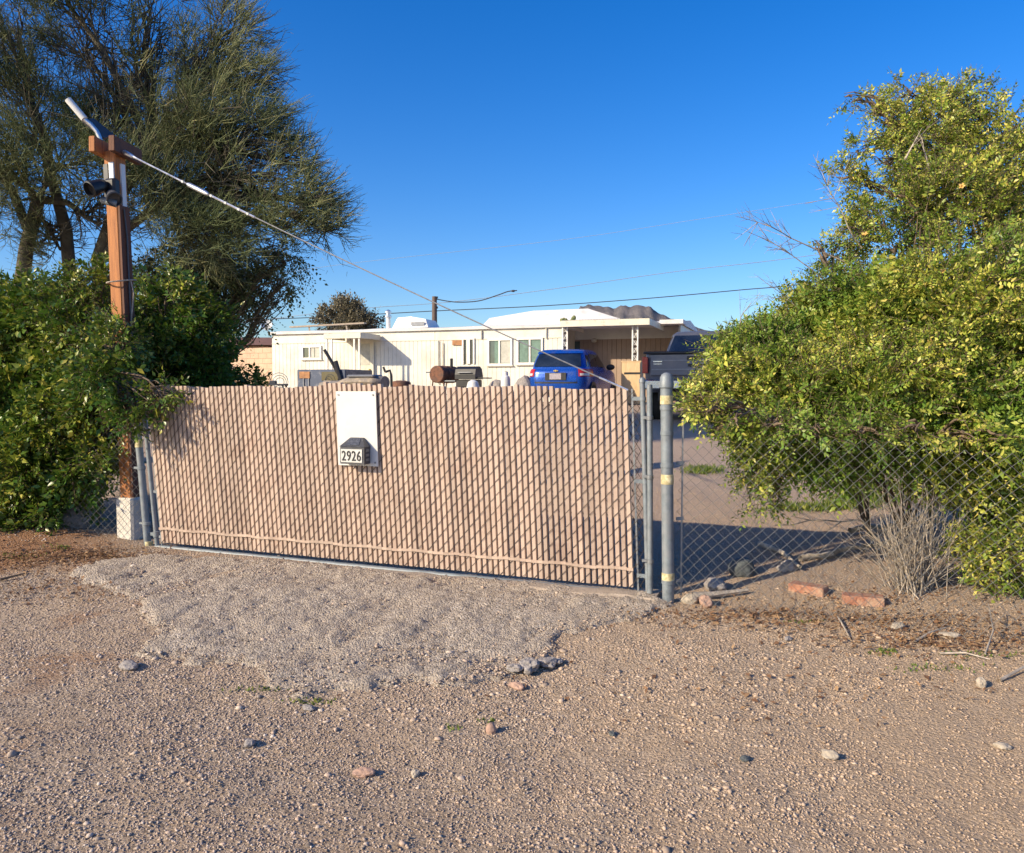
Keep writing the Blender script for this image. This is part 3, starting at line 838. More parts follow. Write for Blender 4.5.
for k in range(26):
    a = 2 * PI * k / 24; r = .125 + .012 * math.sin(3 * a)
    ring.append(rc + px_ * r * math.cos(a) + py_ * r * math.sin(a) + Z3 * (.02 * math.sin(a + .5)))
MB().tube(ring, .008, 6).tube([rc + px_ * .12, rc + px_ * .15 - Z3 * .12, rc + px_ * .12 - Z3 * .32, rc + px_ * .10 - Z3 * .5], .006, 6).build('rope_loop', M['dead'], pole)
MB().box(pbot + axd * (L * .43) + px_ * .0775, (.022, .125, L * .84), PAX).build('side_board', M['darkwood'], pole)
MB().tube([pbot + axd * (L - .55) + px_ * .097 - py_ * .02, pbot + axd * (L - .8) + px_ * .1, pbot + axd * (L - 1.2) + px_ * .097, pbot + axd * (L - 1.9) + px_ * .098], .008, 6).build('cable', M['charcoal'], pole)
# concrete footing the pole stands in
fb_ = P(131, 549, Yp - .13); fc = np.array([pbot[0] + .01, pbot[1] - .02, 0])
foot = MB()
g0 = hz(fc[0], fc[1])
foot.box((fc[0], fc[1], .165), (.21, .2, .52), np.array([U3, V3, Z3]), .02)
fo = foot.build('pole_footing', M['concrete_white']); tag(fo, 'whitish concrete block at the foot of the timber pole', 'footing')

# grey conduit mast with white antenna
rod = thing('conduit_mast', 'bent grey conduit with white tip leaning out above the pole crosspiece', 'mast', P(100, 140, Yp))
MB().tube([P(101.5, 146, Yp - .05), P(100, 138, Yp - .06), P(96.5, 131, Yp - .07), P(91, 124.5, Yp - .08), P(82, 117.5, Yp - .1)], .021, 12).build('conduit', M['silver'], rod, True)
MB().tube([P(84.5, 119, Yp - .1), P(68, 99.5, Yp - .13)], .032, 14).build('white_tip', M['white'], rod, True)
pa_, pb2 = P(88, 120, Yp - .02), P(109, 137, Yp + .02)
MB().bar(pa_, pb2, .15, .02, up=(.3, -.5, .8)).build('dark_panel', M['charcoal'], rod)

# twin head security light
sl = thing('security_light', 'black twin head floodlight clamped near the top of timber pole', 'light', P(111, 190, Yp - .15))
MB().box(P(112, 187, Yp - .16), (.13, .09, .15), PAX, .02).build('bracket', M['black'], sl)
h0, h1 = P(106, 184, Yp - .18), P(88, 190, Yp - .34)
hd = h1 - h0; hd /= np.linalg.norm(hd); hx, hy, _ = orth(hd)
hb = MB().lathe(h0, [(.025, 0), (.05, .02), (.066, .08), (.074, .16), (.076, .19), (.066, .195), (.062, .15), (.02, .14)], 18, np.array([hx, hy, hd])).build('lamp_head', M['black'], sl, True)
h2, h3 = P(111, 194, Yp - .2), P(117, 203, Yp - .36)
hd = h3 - h2; hd /= np.linalg.norm(hd); hx, hy, _ = orth(hd)
MB().lathe(h2, [(.025, 0), (.05, .02), (.062, .08), (.068, .12), (.07, .14), (.06, .145), (.056, .11), (.02, .1)], 18, np.array([hx, hy, hd])).build('lamp_head', M['charcoal'], sl, True)
MB().tube([P(103, 200, Yp - .22), P(110, 202, Yp - .26), P(117, 204, Yp - .24)], .034, 12).build('motion_sensor', M['galv'], sl, True)

# guy cable from the pole head to the far end of the gate
ca0 = P(124, 152, Yp - .1); ca1 = GS(uR - .1, 1.47, -.02)
def cab(t, s=.035):
    p = ca0 + (ca1 - ca0) * t; p = p.copy(); p[2] -= s * 4 * t * (1 - t); return p
gc = thing('support_cable', 'steel cable with turnbuckle running from pole top to gate end', 'cable', ca0)
MB().tube([cab(t) for t in np.linspace(0, 1, 30)], .0055, 6).build('wire_rope', M['cable'], gc)
MB().tube([cab(t) for t in (0, .01, .02, .035)], [.022, .022, .018, .006], 8).build('thimble', M['silver'], gc)
ta, tb_ = .155, .205
MB().tube([cab(ta), cab(ta + .006), cab(tb_ - .006), cab(tb_)], [.012, .022, .022, .012], 10).build('turnbuckle', M['silver'], gc, True)
for t in (.145, .212, .245, .275, .295):
    MB().box(cab(t), (.022, .036, .03), np.array(orth(cab(t + .01) - cab(t)))[[0, 2, 1]], .006).build('cable_clamp', M['galv_dark'], gc)
MB().tube([cab(t) for t in np.linspace(.03, .15, 5)], .0085, 6).build('doubled_end', M['silver'], gc)
MB().tube([cab(t) for t in (.21, .26, .31)], .0105, 6).build('doubled_end', M['silver'], gc)
MB().tube([cab(t) for t in (.955, .975, 1)], .008, 6).build('thimble', M['silver'], gc)
# ================================================================== HOUSE
def HP(u, z, v=0.):
    q = H0 + u * UD + v * VD
    return np.array([q[0], q[1], z])
def hu(px, v=0.):
    o = H0 + v * VD; k = (px - 512) / F
    return (k * o[1] - o[0]) / (UD[0] - k * UD[1])
def hz_at(px, py, v=0.):
    u = hu(px, v); Y = (H0 + u * UD + v * VD)[1]
    return CAMZ + (386 - py) * Y / F
HL = 14.25; HB = .97; HT = 3.36; HD = 3.7
house = thing('mobile_home', 'long cream ribbed metal mobile home with white roof behind the gate', 'house', HP(HL / 2, HB, HD / 2))

def ribbed(u0, u1, z0, z1, v=0., pitch=.155, depth=.009, mb=None, wv=.012):
    """siding with real narrow grooves"""
    mb = mb or MB(); pts = []
    u = u0
    while u < u1 - pitch * .5:
        pts += [(u, 0), (u + pitch - wv * 2, 0), (u + pitch - wv * 1.4, depth), (u + pitch - wv * .6, depth)]
        u += pitch
    pts.append((u1, 0))
    V = []
    for a, d_ in pts: V += [HP(min(a, u1), z0, v + d_), HP(min(a, u1), z1, v + d_)]
    return mb.add(V, [(2 * i, 2 * i + 2, 2 * i + 3, 2 * i + 1) for i in range(len(pts) - 1)])

uc = hu(563)   # where the carport begins
mb = ribbed(0, uc, HB, 3.0)
mb.build('wall', M['siding'], house)
mb = ribbed(uc, HL, HB, 3.0, 1.4, .155, .012)
mb.build('carport_wall', M['siding_brown'], house)
mb = MB()
for a, b_ in ((0, 3.2), (3.2, 6.35), (6.35, uc)):      # smooth upper band in sheets
    mb.box(HP((a + b_) / 2 , (3.0 + HT) / 2, .055), (b_ - a - .012, .12, HT - 3.0), GAX)
mb.box(HP((uc + HL) / 2, (3.0 + HT) / 2, 1.455), (HL - uc, .12, HT - 3.0), GAX)
mb.box(HP(uc - .03, (HB + HT) / 2, .76), (.06, 1.28, HT - HB - .01), GAX)
mb.build('upper_band', M['siding'], house)
mb = MB()
mb.box(HP(uc / 2, 3.0, -.006), (uc, .02, .03), GAX)
mb.build('seam_strip', M['siding_trim'], house)
mb = MB()
mb.box(HP(0.01, (HB + HT) / 2, HD / 2 + .03), (.06, HD, HT - HB - .01), GAX)
mb.box(HP(HL - .01, (HB + HT) / 2, HD / 2 + .03), (.06, HD, HT - HB - .01), GAX)
mb.box(HP(HL / 2, (HB + HT) / 2, HD), (HL - .2, .06, HT - HB - .01), GAX)
mb.build('end_wall', M['siding'], house)
# roof sheet with a rolled white edge, slightly wavy
mb = MB()
V = []; Fs = []
us = np.linspace(-.1, HL + .08, 80)
for i, u in enumerate(us):
    w = .012 * math.sin(u * 1.7) + .012 * (vnoise(np.array([u * 2.1]), np.array([3.]))[0] - .5)
    for v, z in ((-.09, HT - .05), (-.10, HT + .03 + w), (.0, HT + .055 + w), (HD / 2, HT + .2), (HD + .1, HT + .04), (HD + .1, HT - .05)): V.append(HP(u, z, v))
for i in range(79):
    for k in range(5): Fs.append((i * 6 + k, i * 6 + 6 + k, i * 6 + 7 + k, i * 6 + 1 + k))
Fs += [tuple(range(6)), tuple(79 * 6 + k for k in range(5, -1, -1))]
mb.add(V, Fs); roof = mb.build('roof', M['roof_white'], house)
# raised white hipped addition on the roof
ua, ub_, va_, vb_ = hu(487, .6), hu(640, .6), .6, HD + 1.2
zt = hz_at(540, 312.5, 2.)
ra, rb = hu(492, 1.8), hu(583, 1.8)
V = [HP(ua - .3, HT, va_), HP(ub_, HT, va_), HP(ub_, HT, vb_), HP(ua, HT, vb_), HP(ra + .1, zt - .22, 1.3), HP(rb + .2, zt + .02, 1.6), HP(rb + .2, zt, 3.6), HP(ra + .2, zt - .2, 3.6), HP((ra + rb) / 2, zt + .0, 1.5), HP((ra + rb) / 2, zt - .04, 3.6)]
MB().add(V, [(0, 1, 5, 8, 4), (1, 2, 6, 5), (2, 3, 7, 9, 6), (3, 0, 4, 7), (4, 8, 9, 7), (8, 5, 6, 9)]).build('raised_roof', M['roof_white'], house)

def window(px0, px1, py0, py1, cur, split=.5, name='window'):
    u0, u1 = hu(px0), hu(px1); z1, z0 = hz_at((px0 + px1) / 2, py0), hz_at((px0 + px1) / 2, py1)
    mb = MB(); w = u1 - u0; h = z1 - z0; f = .06
    for su in (0, 1): mb.box(HP(u0 + f / 2 + su * (w - f), (z0 + z1) / 2, -.018), (f, .06, h), GAX)
    for sz in (0, 1): mb.box(HP((u0 + u1) / 2, z0 + f / 2 + sz * (h - f), -.019), (w - 2 * f, .06, f), GAX)
    if split: mb.box(HP(u0 + w * split, (z0 + z1) / 2, -.015), (.055, .05, h - 2 * f), GAX)
    wf = mb.build(name, M['window_frame'], house)
    MB().box(HP((u0 + u1) / 2, (z0 + z1) / 2, -.003), (w - 2 * f - .01, .008, h - 2 * f - .01), GAX).build('pane', M['pane'], wf)
    if cur is not None:
        for a, b_, m_ in cur:
            MB().box(HP(u0 + w * (a + b_) / 2, (z0 + z1) / 2, -.0095), (w * (b_ - a), .004, h - 2 * f - .03), GAX).build('curtain', m_, wf)
    MB().box(HP((u0 + u1) / 2, z0 - .015, -.035), (w + .06, .08, .03), GAX).build('sill', M['siding_trim'], wf)
    return wf
window(303, 322.5, 346, 359.5, [(.42, .62, M['curtain']), (.66, .92, M['curtain'])], .4)
window(488, 512.5, 339, 365.5, [(.28, .46, M['curtain_green']), (.54, .92, M['curtain'])], .48)
window(517, 543, 338, 364.5, [(.10, .42, M['curtain_green']), (.56, .9, M['curtain_green'])], .5)
# narrow side window with post
u0 = hu(464); zt_, zb_ = hz_at(468, 340), hz_at(468, 364)
wf = MB()
for du, w in ((-.02, .05), (.17, .12), (.36, .05)): wf.box(HP(u0 + du, (zt_ + zb_) / 2, -.02), (w, .06, zt_ - zb_), GAX)
wf.box(HP(u0 + .17, zt_ + .028, -.021), (.44, .062, .05), GAX)
wf = wf.build('narrow_window', M['window_frame'], house)
MB().box(HP(u0 + .17, (zt_ + zb_) / 2, .0), (.34, .01, zt_ - zb_), GAX).build('pane', M['carglass'], wf)
MB().box(HP(hu(458), hz_at(458, 343), -.03), (.34, .03, .16), GAX).build('rust_patch', M['rust_light'], house)
# conduits on the wall
for px, y0, y1, r in ((439, 341, 384, .02), (443.5, 343, 384, .02), (482, 331, 339, .03), (546.5, 327, 339, .02)):
    u = hu(px)
    MB().tube([HP(u, hz_at(px, y0), -.045), HP(u, hz_at(px, y1), -.045)], r, 8).build('wall_conduit', M['siding_trim'], house)
# door with awning
du0, du1 = hu(360.5), hu(373); dz0, dz1 = HB + .28, 2.98
mb = MB()
for u in (du0 - .04, du1 + .04): mb.box(HP(u, (dz0 + dz1) / 2, -.02), (.07, .06, dz1 - dz0), GAX)
mb.box(HP((du0 + du1) / 2, dz1 + .035, -.021), (du1 - du0 + .15, .062, .07), GAX)
df = mb.build('door_frame', M['siding_trim'], house)
dr = MB().box(HP((du0 + du1) / 2, (dz0 + dz1) / 2, -.01), (du1 - du0, .03, dz1 - dz0), GAX).build('door', M['siding_trim'], house)
MB().box(HP((du0 + du1) / 2 - .06, dz0 + 1.32, -.028), (.42, .012, .72), GAX).build('pane', M['curtain'], dr)
MB().lathe(HP(du1 - .09, dz0 + .8, -.03), [(.012, 0), (.03, .02), (.034, .04), (.02, .06)], 10, np.array([U3, Z3, -V3])).build('handle', M['gold'], dr, True)
aw1 = hu(379.5) + .08; aw0 = aw1 - 1.36; awd = 1.26; azt = hz_at(379, 335.5)
aw = MB()
th_ = .17
aw.box(HP((aw0 + aw1) / 2, azt - .03, -awd / 2 - .062), (aw1 - aw0 - .03, awd - .03, .05), GAX)
aw.build('door_awning', M['siding_trim'], house)
e = MB().box(HP((aw0 + aw1) / 2, azt - th_ / 2, -awd - .062), (aw1 - aw0, .03, th_), GAX)
for u in (aw0, aw1): e.box(HP(u, azt - th_ / 2, -awd / 2 - .055), (.03, awd - .016, th_), GAX)
e.build('awning_fascia', M['siding_trim'], house)
for u in (aw0 + .08, aw0 + .26, aw1 - .26, aw1 - .08):
    MB().box(HP(u, (HB - .02 + azt - th_) / 2, -awd - .02), (.045, .045, azt - th_ - HB + .02), GAX).build('awning_post', M['window_frame'], house)
MB().box(HP((du0 + du1) / 2, HB + .13, -.45), (1.3, .9, .26), GAX).box(HP((du0 + du1) / 2, HB + .06, -1.05), (1.3, .3, .12), GAX).build('door_step', M['concrete'], house)

# carport roof with ribbed white edge
c0, c1 = hu(561, -2.5), hu(648.5, -2.5); cd_ = 2.5; czt = 3.31
mb = MB().box(HP((c0 + c1) / 2, czt - .06, -cd_ / 2 - .05), (c1 - c0 - .06, cd_ - .06, .04), GAX)
V = []; Fs = []
nn = 60
for i in range(nn + 1):
    u = c0 + (c1 - c0) * i / nn; z = czt + (.02 if i % 2 else 0)
    V += [HP(u, z - .015, -cd_ - .02), HP(u, z, -.0 - .03)]
mb.add(V, [(2 * i, 2 * i + 2, 2 * i + 3, 2 * i + 1) for i in range(nn)])
cp = mb.build('carport_roof', M['roof_white'], house)
mb = MB().box(HP((c0 + c1) / 2, czt - .10, -cd_ - .03), (c1 - c0, .03, .17), GAX)
for u in (c0, c1): mb.box(HP(u, czt - .10, -cd_ / 2 - .06), (.03, cd_ - .04, .17), GAX)
mb.build('carport_fascia', M['siding_trim'], house)
mb = MB().box(HP((c1 + HL) / 2 + .1, HT - .03, -.45), (HL - c1 + .2, .7, .12), GAX)
mb.build('side_eave', M['roof_white'], house)
def lattice_post(u, v, w, zt):
    mb = MB()
    for s in (0, 1): mb.box(HP(u + s * w, (HB - .03 + zt) / 2, v), (.035, .035, zt - HB + .03), GAX)
    n = 11; h = (zt - HB) / n
    for k in range(n):
        a, b_ = (0, 1) if k % 2 else (1, 0)
        mb.tube([HP(u + a * w, HB + k * h, v), HP(u + w / 2, HB + (k + .5) * h, v + .0), HP(u + b_ * w, HB + (k + 1) * h, v)], .011, 5)
        mb.tube([HP(u + w / 2 + .045 * math.cos(t), HB + (k + .5) * h + .06 * math.sin(t), v) for t in np.linspace(0, 2 * PI, 9)], .008, 4)
    mb.build('carport_post', M['window_frame'], house)
lattice_post(hu(632, -2.35), -2.35, .14, czt - .15)
lattice_post(hu(562.5, -2.35), -2.35, .13, czt - .15)
MB().box(HP(hu(572, 1.36), 2.2, 1.385), (.5, .02, 1.5), GAX).build('carport_window', M['pane'], house)
MB().lathe(HP(hu(594, 1.3), 2.9, 1.27), [(.05, 0), (.09, .03), (.09, .09), (.04, .13)], 12).build('wall_lamp', M['siding_trim'], house, True)

# ------------------------------------------------------------------ things on the roof
def on_roof(px, v): return HP(hu(px, v), HT + .06 + .145 * v / (HD / 2) if v < HD / 2 else HT + .1, v)
q = on_roof(417, 1.2)
ac = thing('roof_cooler', 'low white rooftop cooler lying on the mobile home roof', 'cooler', q)
w = 1.36; hh = hz_at(417, 318, 1.2) - q[2]
V = [q + U3 * (-w / 2) - V3 * .5, q + U3 * (w / 2) - V3 * .5, q + U3 * (w / 2) + V3 * .5, q + U3 * (-w / 2) + V3 * .5,
     q + U3 * (-w * .38) - V3 * .4 + Z3 * hh * .92, q + U3 * (w * .0) - V3 * .4 + Z3 * hh, q + U3 * (w * .4) - V3 * .4 + Z3 * hh * .72, q + U3 * (w * .4) + V3 * .4 + Z3 * hh * .72, q + U3 * (w * .0) + V3 * .4 + Z3 * hh, q + U3 * (-w * .38) + V3 * .4 + Z3 * hh * .92]
MB().add([v - Z3 * .03 for v in V[:4]] + V[4:], [(3, 2, 1, 0), (0, 1, 6, 5, 4), (1, 2, 7, 6), (2, 3, 9, 8, 7), (3, 0, 4, 9), (4, 5, 8, 9), (5, 6, 7, 8)]).build('shroud', M['white'], ac)
MB().box(q + U3 * .30 - V3 * .51 + Z3 * .1, (.5, .02, .12), GAX).build('vent_grille', M['grey_paint'], ac)
q = on_roof(389, 1.)
vp = thing('vent_pipe', 'short white vent pipe with rain cap on mobile home roof', 'vent', q)
hh = hz_at(389, 312.5, 1.) - q[2]
MB().lathe(q - Z3 * .08, [(.12, 0), (.12, .06), (.075, .09), (.075, hh * .75)], 14).build('pipe', M['white'], vp, True)
MB().lathe(q + Z3 * (hh * .62), [(.08, 0), (.12, .03), (.12, .09), (.08, .11), (.08, .16), (.115, .18), (.115, .24), (.02, .3)], 14).build('rain_cap', M['silver'], vp, True)
a_, b_ = on_roof(292, .9), on_roof(366, .9)
bm_ = thing('roof_plank', 'long grey plank propped level above left part of trailer roof', 'plank', (a_ + b_) / 2)
za, zb = hz_at(292, 327.5, .9), hz_at(366, 323.5, .9)
A2, B2 = HP(hu(292, .9), za, .9), HP(hu(366, .9), zb, .9)
MB().bar(A2, B2, .18, .05).build('board', M['greywood'], bm_)
for t in (.25, .75):
    p = A2 + (B2 - A2) * t; r = p.copy(); r[2] = HT + .1
    MB().bar(r - V3 * .1 + U3 * .1, p - Z3 * .024, .05, .05, up=(1, 0, 0)).build('support', M['greywood'], bm_)
dq = HP(-.25, HT - .1, .5)
sd_ = thing('satellite_dish', 'white round satellite dish fixed at the end of trailer roof', 'satellite dish', dq)
dc = P(266.5, 325, dq[1] - .1)
fx = np.array([.25, -.9, .35]); fx /= np.linalg.norm(fx); ox, oy, _ = orth(fx)
MB().lathe(dc, [(.02, -.05), (.1, -.045), (.17, -.02), (.205, .02), (.2, .024), (.1, -.03), (.01, -.038)], 22, np.array([ox * 1., oy * 1.05, fx])).build('dish', M['white'], sd_, True)
MB().tube([HP(0, HT - .2, .45), HP(-.15, HT - .15, .45), dc - fx * .06 - Z3 * .15, dc - fx * .05], .022, 8).build('mast', M['galv'], sd_, True)
MB().tube([dc - Z3 * .2, dc + fx * .28 - Z3 * .12], .012, 6).box(dc + fx * .29 - Z3 * .11, (.06, .06, .06)).build('receiver_arm', M['galv_dark'], sd_)
def cactus(px, py0, sz, label):
    q = HP(hu(px, -1.2), czt + .01, -1.2)
    MBx = MB()
    for k in range(7):
        a = random.uniform(0, 6.28); d = np.array([math.cos(a), math.sin(a), 0]) * random.uniform(0, sz * .8)
        MBx.rock(q + d + Z3 * sz * random.uniform(.2, 1.), sz * .5, (.75, .5, 1.), 1, .2)
    o = MBx.build('cactus_clump', M['cactus'], None, True); tag(o, label, 'plant')
cactus(563, 322, .13, 'small green tuft growing on the carport roof beside the white edge')
cactus(573, 322, .16, 'larger olive tuft growing further along on the carport roof')

# ================================================================== VEHICLES
def sring(hw, y0, y1, e, n=40):
    """rounded rectangle in plan"""
    out = []
    for k in range(n):
        a = 2 * PI * k / n; c, s = math.cos(a), math.sin(a)
        out.append((hw * math.copysign(abs(c) ** e, c), (y0 + y1) / 2 + (y1 - y0) / 2 * math.copysign(abs(s) ** e, s)))
    return np.array(out)

class Loft:
    """body as stacked rounded-rectangle slices: (z, half width, rear y, front y)"""
    def __init__(s, sl, e): s.sl = np.array(sl, float); s.e = e
    def at(s, z): return [np.interp(z, s.sl[:, 0], s.sl[:, k]) for k in (1, 2, 3)]
    def pt(s, z, a, off=0.):
        hw, y0, y1 = s.at(z); c, q = math.cos(a), math.sin(a)
        x = (hw + off) * math.copysign(abs(c) ** s.e, c); y = (y0 + y1) / 2 + ((y1 - y0) / 2 + off) * math.copysign(abs(q) ** s.e, q)
        return np.array([x, y, z])
    def mesh(s, n=48, sub=3):
        zs = []
        for i in range(len(s.sl) - 1): zs += list(np.linspace(s.sl[i, 0], s.sl[i + 1, 0], sub + 1)[:-1])
        zs.append(s.sl[-1, 0]); V = []
        for z in zs: V += [s.pt(z, 2 * PI * k / n) for k in range(n)]
        m = len(zs)
        Fs = [(i * n + k, i * n + (k + 1) % n, i * n + n + (k + 1) % n, i * n + n + k) for i in range(m - 1) for k in range(n)]
        Fs += [tuple(range(n - 1, -1, -1)), tuple((m - 1) * n + k for k in range(n))]
        return MB().add(V, Fs)
    def patch(s, z0, z1, xy0, xy1, side, off=.008, nz=4, nk=8, slope=0.):
        """panel on the surface: side 'rear' spans x from xy0..xy1, side +-1 spans y"""
        V = []
        for i in range(nz + 1):
            t = i / nz; z = z0 + (z1 - z0) * t; hw, y0, y1 = s.at(z)
            for k in range(nk + 1):
                w = k / nk
                if side == 'rear':
                    a0, a1 = xy0 * hw, xy1 * hw
                    x = a0 + (a1 - a0) * w; c = min(1, abs(x) / hw) ** (1 / s.e); a = -math.acos(math.copysign(c, x))
                else:
                    y = (xy0 + (xy1 - xy0) * w) + slope * t
                    q = (y - (y0 + y1) / 2) / ((y1 - y0) / 2); q = max(-1, min(1, q)); sa = math.copysign(abs(q) ** (1 / s.e), q)
                    a = math.asin(sa); a = a if side > 0 else PI - a
                V.append(s.pt(z, a, off))
        Fs = [(i * (nk + 1) + k, i * (nk + 1) + k + 1, (i + 1) * (nk + 1) + k + 1, (i + 1) * (nk + 1) + k) for i in range(nz) for k in range(nk)]
        return MB().add(V, Fs)

def wheel(root, x, y, r, w):
    s = 1 if x > 0 else -1
    ax = np.array([[0, 1., 0], [0, 0, 1.], [s, 0, 0]])
    wh = MB().lathe((x - s * w, y, r), [(r * .6, 0), (r * .95, .0), (r, w * .15), (r, w * .85), (r * .95, w), (r * .66, w), (r * .62, w * .8)], 28, ax).build('wheel', M['tyre'], root, True, True)
    rm = MB().lathe((x - s * .04, y, r), [(r * .62, 0), (r * .62, .02), (r * .5, .012), (r * .2, .035), (.02, .04)], 20, ax)
    for k in range(5):
        a = k * 2 * PI / 5; rm.bar((x + s * .0, y + math.cos(a) * r * .1, r + math.sin(a) * r * .1), (x - s * .012, y + math.cos(a) * r * .58, r + math.sin(a) * r * .58), .05, .03, up=(1, 0, 0))
    rm.build('rim', M['rim'], wh, True, True)

# ---- blue hatchback
cpx = np.array([.78, 20.0])
cpx = P(555.5, 386, 20.3)[:2]
bh = math.atan2(UD[1], UD[0])
car = thing('hatchback_car', 'bright blue hatchback car parked tail towards the gate', 'car', (cpx[0], cpx[1], hz(*cpx) - .01), bh)
bl = Loft([(.26, .70, .14, 3.72), (.36, .80, .03, 3.84), (.55, .835, .0, 3.88), (.75, .845, .0, 3.86), (.92, .83, .03, 3.74), (1.0, .80, .08, 3.5)], .30)
bl.mesh().build('body', M['carblue'], car, True, True)
cb_ = Loft([(.985, .79, .09, 3.0), (1.1, .765, .15, 2.72), (1.25, .725, .25, 2.4), (1.40, .67, .38, 2.1), (1.47, .64, .46, 1.95), (1.51, .59, .58, 1.78), (1.53, .45, .8, 1.55)], .34)
cb_.mesh().build('cabin', M['carblue'], car, True, True)
cb_.patch(1.06, 1.385, -.80, .80, 'rear', .022, 8, 24).build('rear_window', M['carglass'], car, True, True)
MB().box((0, .21, 1.13), (.34, .012, .02)).bar((-.05, .145, 1.075), (.28, .235, 1.17), .012, .012).build('wiper', M['black'], car, False, True)
cb_.patch(1.405, 1.46, -.86, .86, 'rear', .05).build('roof_spoiler', M['carblue'], car, True, True)
for s in (-1, 1):
    cb_.patch(1.06, 1.40, .62, 1.30, s, slope=.14).build('side_window', M['carglass'], car, True, True)
    cb_.patch(1.06, 1.40, 1.38, 2.2, s, slope=-.16).build('side_window', M['carglass'], car, True, True)
    cb_.patch(1.06, 1.36, .34, .52, s, slope=.17).build('quarter_window', M['carglass'], car, True, True)
    t = bl.patch(.80, .992, .70 * s, .99 * s, 'rear', .016).build('tail_light', M['taillight'], car, True, True)
    bl.patch(.82, .88, .74 * s, .95 * s, 'rear', .024).build('lens', M['lens_clear'], t, True, True)
    mm = MB().rock((s * .93, 2.28, 1.08), .11, (1.1, .6, .75), 2, .05)
    mm.build('side_mirror', M['black'], car, True, True)
    MB().box((s * .843, 1.35, .9), (.03, .18, .03)).build('door_handle', M['carblue'], car, False, True)
    for y in (.66, 3.12):
        MB().lathe((s * .80, y, .31), [(.36, 0), (.36, .05), (.3, .052)], 24, np.array([[0, 1., 0], [0, 0, 1.], [s, 0, 0]])).build('wheel_arch', M['black'], car, True, True)
        wheel(car, s * .86, y, .30, .19)
bl.patch(.30, .46, -.9, .9, 'rear', .03).build('rear_bumper', M['black'], car, True, True)
MB().box((0, -.004, .80), (.56, .03, .19)).build('plate_recess', M['black'], car, False, True)
MB().box((0, -.022, .80), (.31, .012, .155)).build('number_plate', M['plate'], car, False, True)
MB().box((0, .012, .945), (.13, .02, .026)).box((0, .008, .945), (.045, .024, .046)).build('emblem', M['gold'], car, False, True)
MB().prism([(0, 0), (.12, 0), (.02, .07), (0, .07)], (0.006, .85, 1.525), (0, -1, 0), (0, 0, 1), (-.012, 0, 0)).build('roof_fin', M['black'], car, False, True)
for s in (-1, 1):
    bl.patch(.66, .985, s * .655, s * .667, 'rear', .004).build('hatch_seam', M['black'], car, True, True)
    bl.patch(.36, .97, 1.33, 1.345, s, .004).build('door_seam', M['black'], car, True, True)
bl.patch(.62, .66, -.88, .88, 'rear', .006).build('bumper_seam', M['black'], car, True, True)

# ---- grey pickup
tpx = P(692, 386, 15.6)[:2]
tk = thing('pickup_truck', 'metallic grey pickup truck with dark cab glass half behind shrub', 'truck', (tpx[0], tpx[1], hz(*tpx) + .02), bh - .03)
tl = Loft([(.62, .92, .1, 5.5), (.75, .98, .04, 5.6), (1.0, 1.0, .0, 5.62), (1.2, 1.0, .0, 5.58), (1.38, .985, .01, 5.45), (1.40, .97, .03, 5.4)], .13)
tl.mesh(64).build('body', M['truckgrey'], tk, True, True)
tc = Loft([(1.38, .93, 1.75, 4.35), (1.5, .9, 1.82, 4.1), (1.75, .83, 1.98, 3.6), (1.9, .78, 2.08, 3.4), (1.97, .70, 2.2, 3.2), (1.99, .55, 2.4, 3.0)], .2)
tc.mesh(64).build('cab', M['truckgrey'], tk, True, True)
tc.patch(1.44, 1.88, -.88, .88, 'rear', .012).build('rear_window', M['carglass'], tk, True, True)
for s in (-1, 1):
    tc.patch(1.44, 1.86, 2.0, 2.8, s, .01, slope=.1).build('side_window', M['carglass'], tk, True, True)
    tc.patch(1.44, 1.86, 2.88, 3.8, s, .01, slope=-.4).build('side_window', M['carglass'], tk, True, True)
    MB().box((s * .935, .002, 1.17), (.115, .09, .33), None, .012).build('tail_light', M['taillight'], tk, False, True)
    MB().rock((s * 1.12, 3.7, 1.5), .15, (.7, .4, 1.), 2, .05).build('side_mirror', M['black'], tk, True, True)
    for y in (1.05, 4.55):
        MB().lathe((s * .95, y, .45), [(.48, 0), (.48, .06), (.4, .062)], 24, np.array([[0, 1., 0], [0, 0, 1.], [s, 0, 0]])).build('wheel_arch', M['black'], tk, True, True)
        wheel(tk, s * 1.0, y, .40, .26)
MB().box((0, -.012, 1.17), (1.66, .03, .42), None, .01).build('tailgate', M['truckgrey'], tk, False, True)
MB().box((0, -.03, 1.08), (1.6, .012, .025)).box((0, -.03, 1.26), (1.6, .012, .02)).build('tailgate_crease', M['grey_paint'], tk, False, True)
MB().box((0, .0, 1.415), (1.94, .12, .05), None, .015).build('top_rail', M['black'], tk, False, True)
MB().box((0, .95, 1.425), (1.84, 1.7, .03)).build('bed_cover', M['black'], tk, False, True)
MB().box((.02, -.032, 1.30), (.24, .03, .085), None, .01).build('handle', M['black'], tk, False, True)
MB().box((.02, -.032, 1.16), (.2, .02, .05), None, .01).build('emblem', M['black'], tk, False, True)
MB().box((-.68, -.032, 1.24), (.18, .01, .02)).box((-.68, -.032, 1.19), (.16, .01, .014)).build('badge', M['chrome'], tk, False, True)
bu = MB().box((0, -.12, .78), (1.92, .22, .2), None, .03).build('rear_bumper', M['chrome'], tk, True, True)
MB().box((0, -.235, .77), (.34, .012, .16)).build('number_plate', M['plate'], bu, False, True)
MB().box((0, .3, .55), (1.3, .8, .2)).build('underbody', M['black'], tk, False, True)

# ================================================================== YARD THINGS
def yard(px, Y):
    q = P(px, 386, Y); q[2] = hz(q[0], q[1]); return q

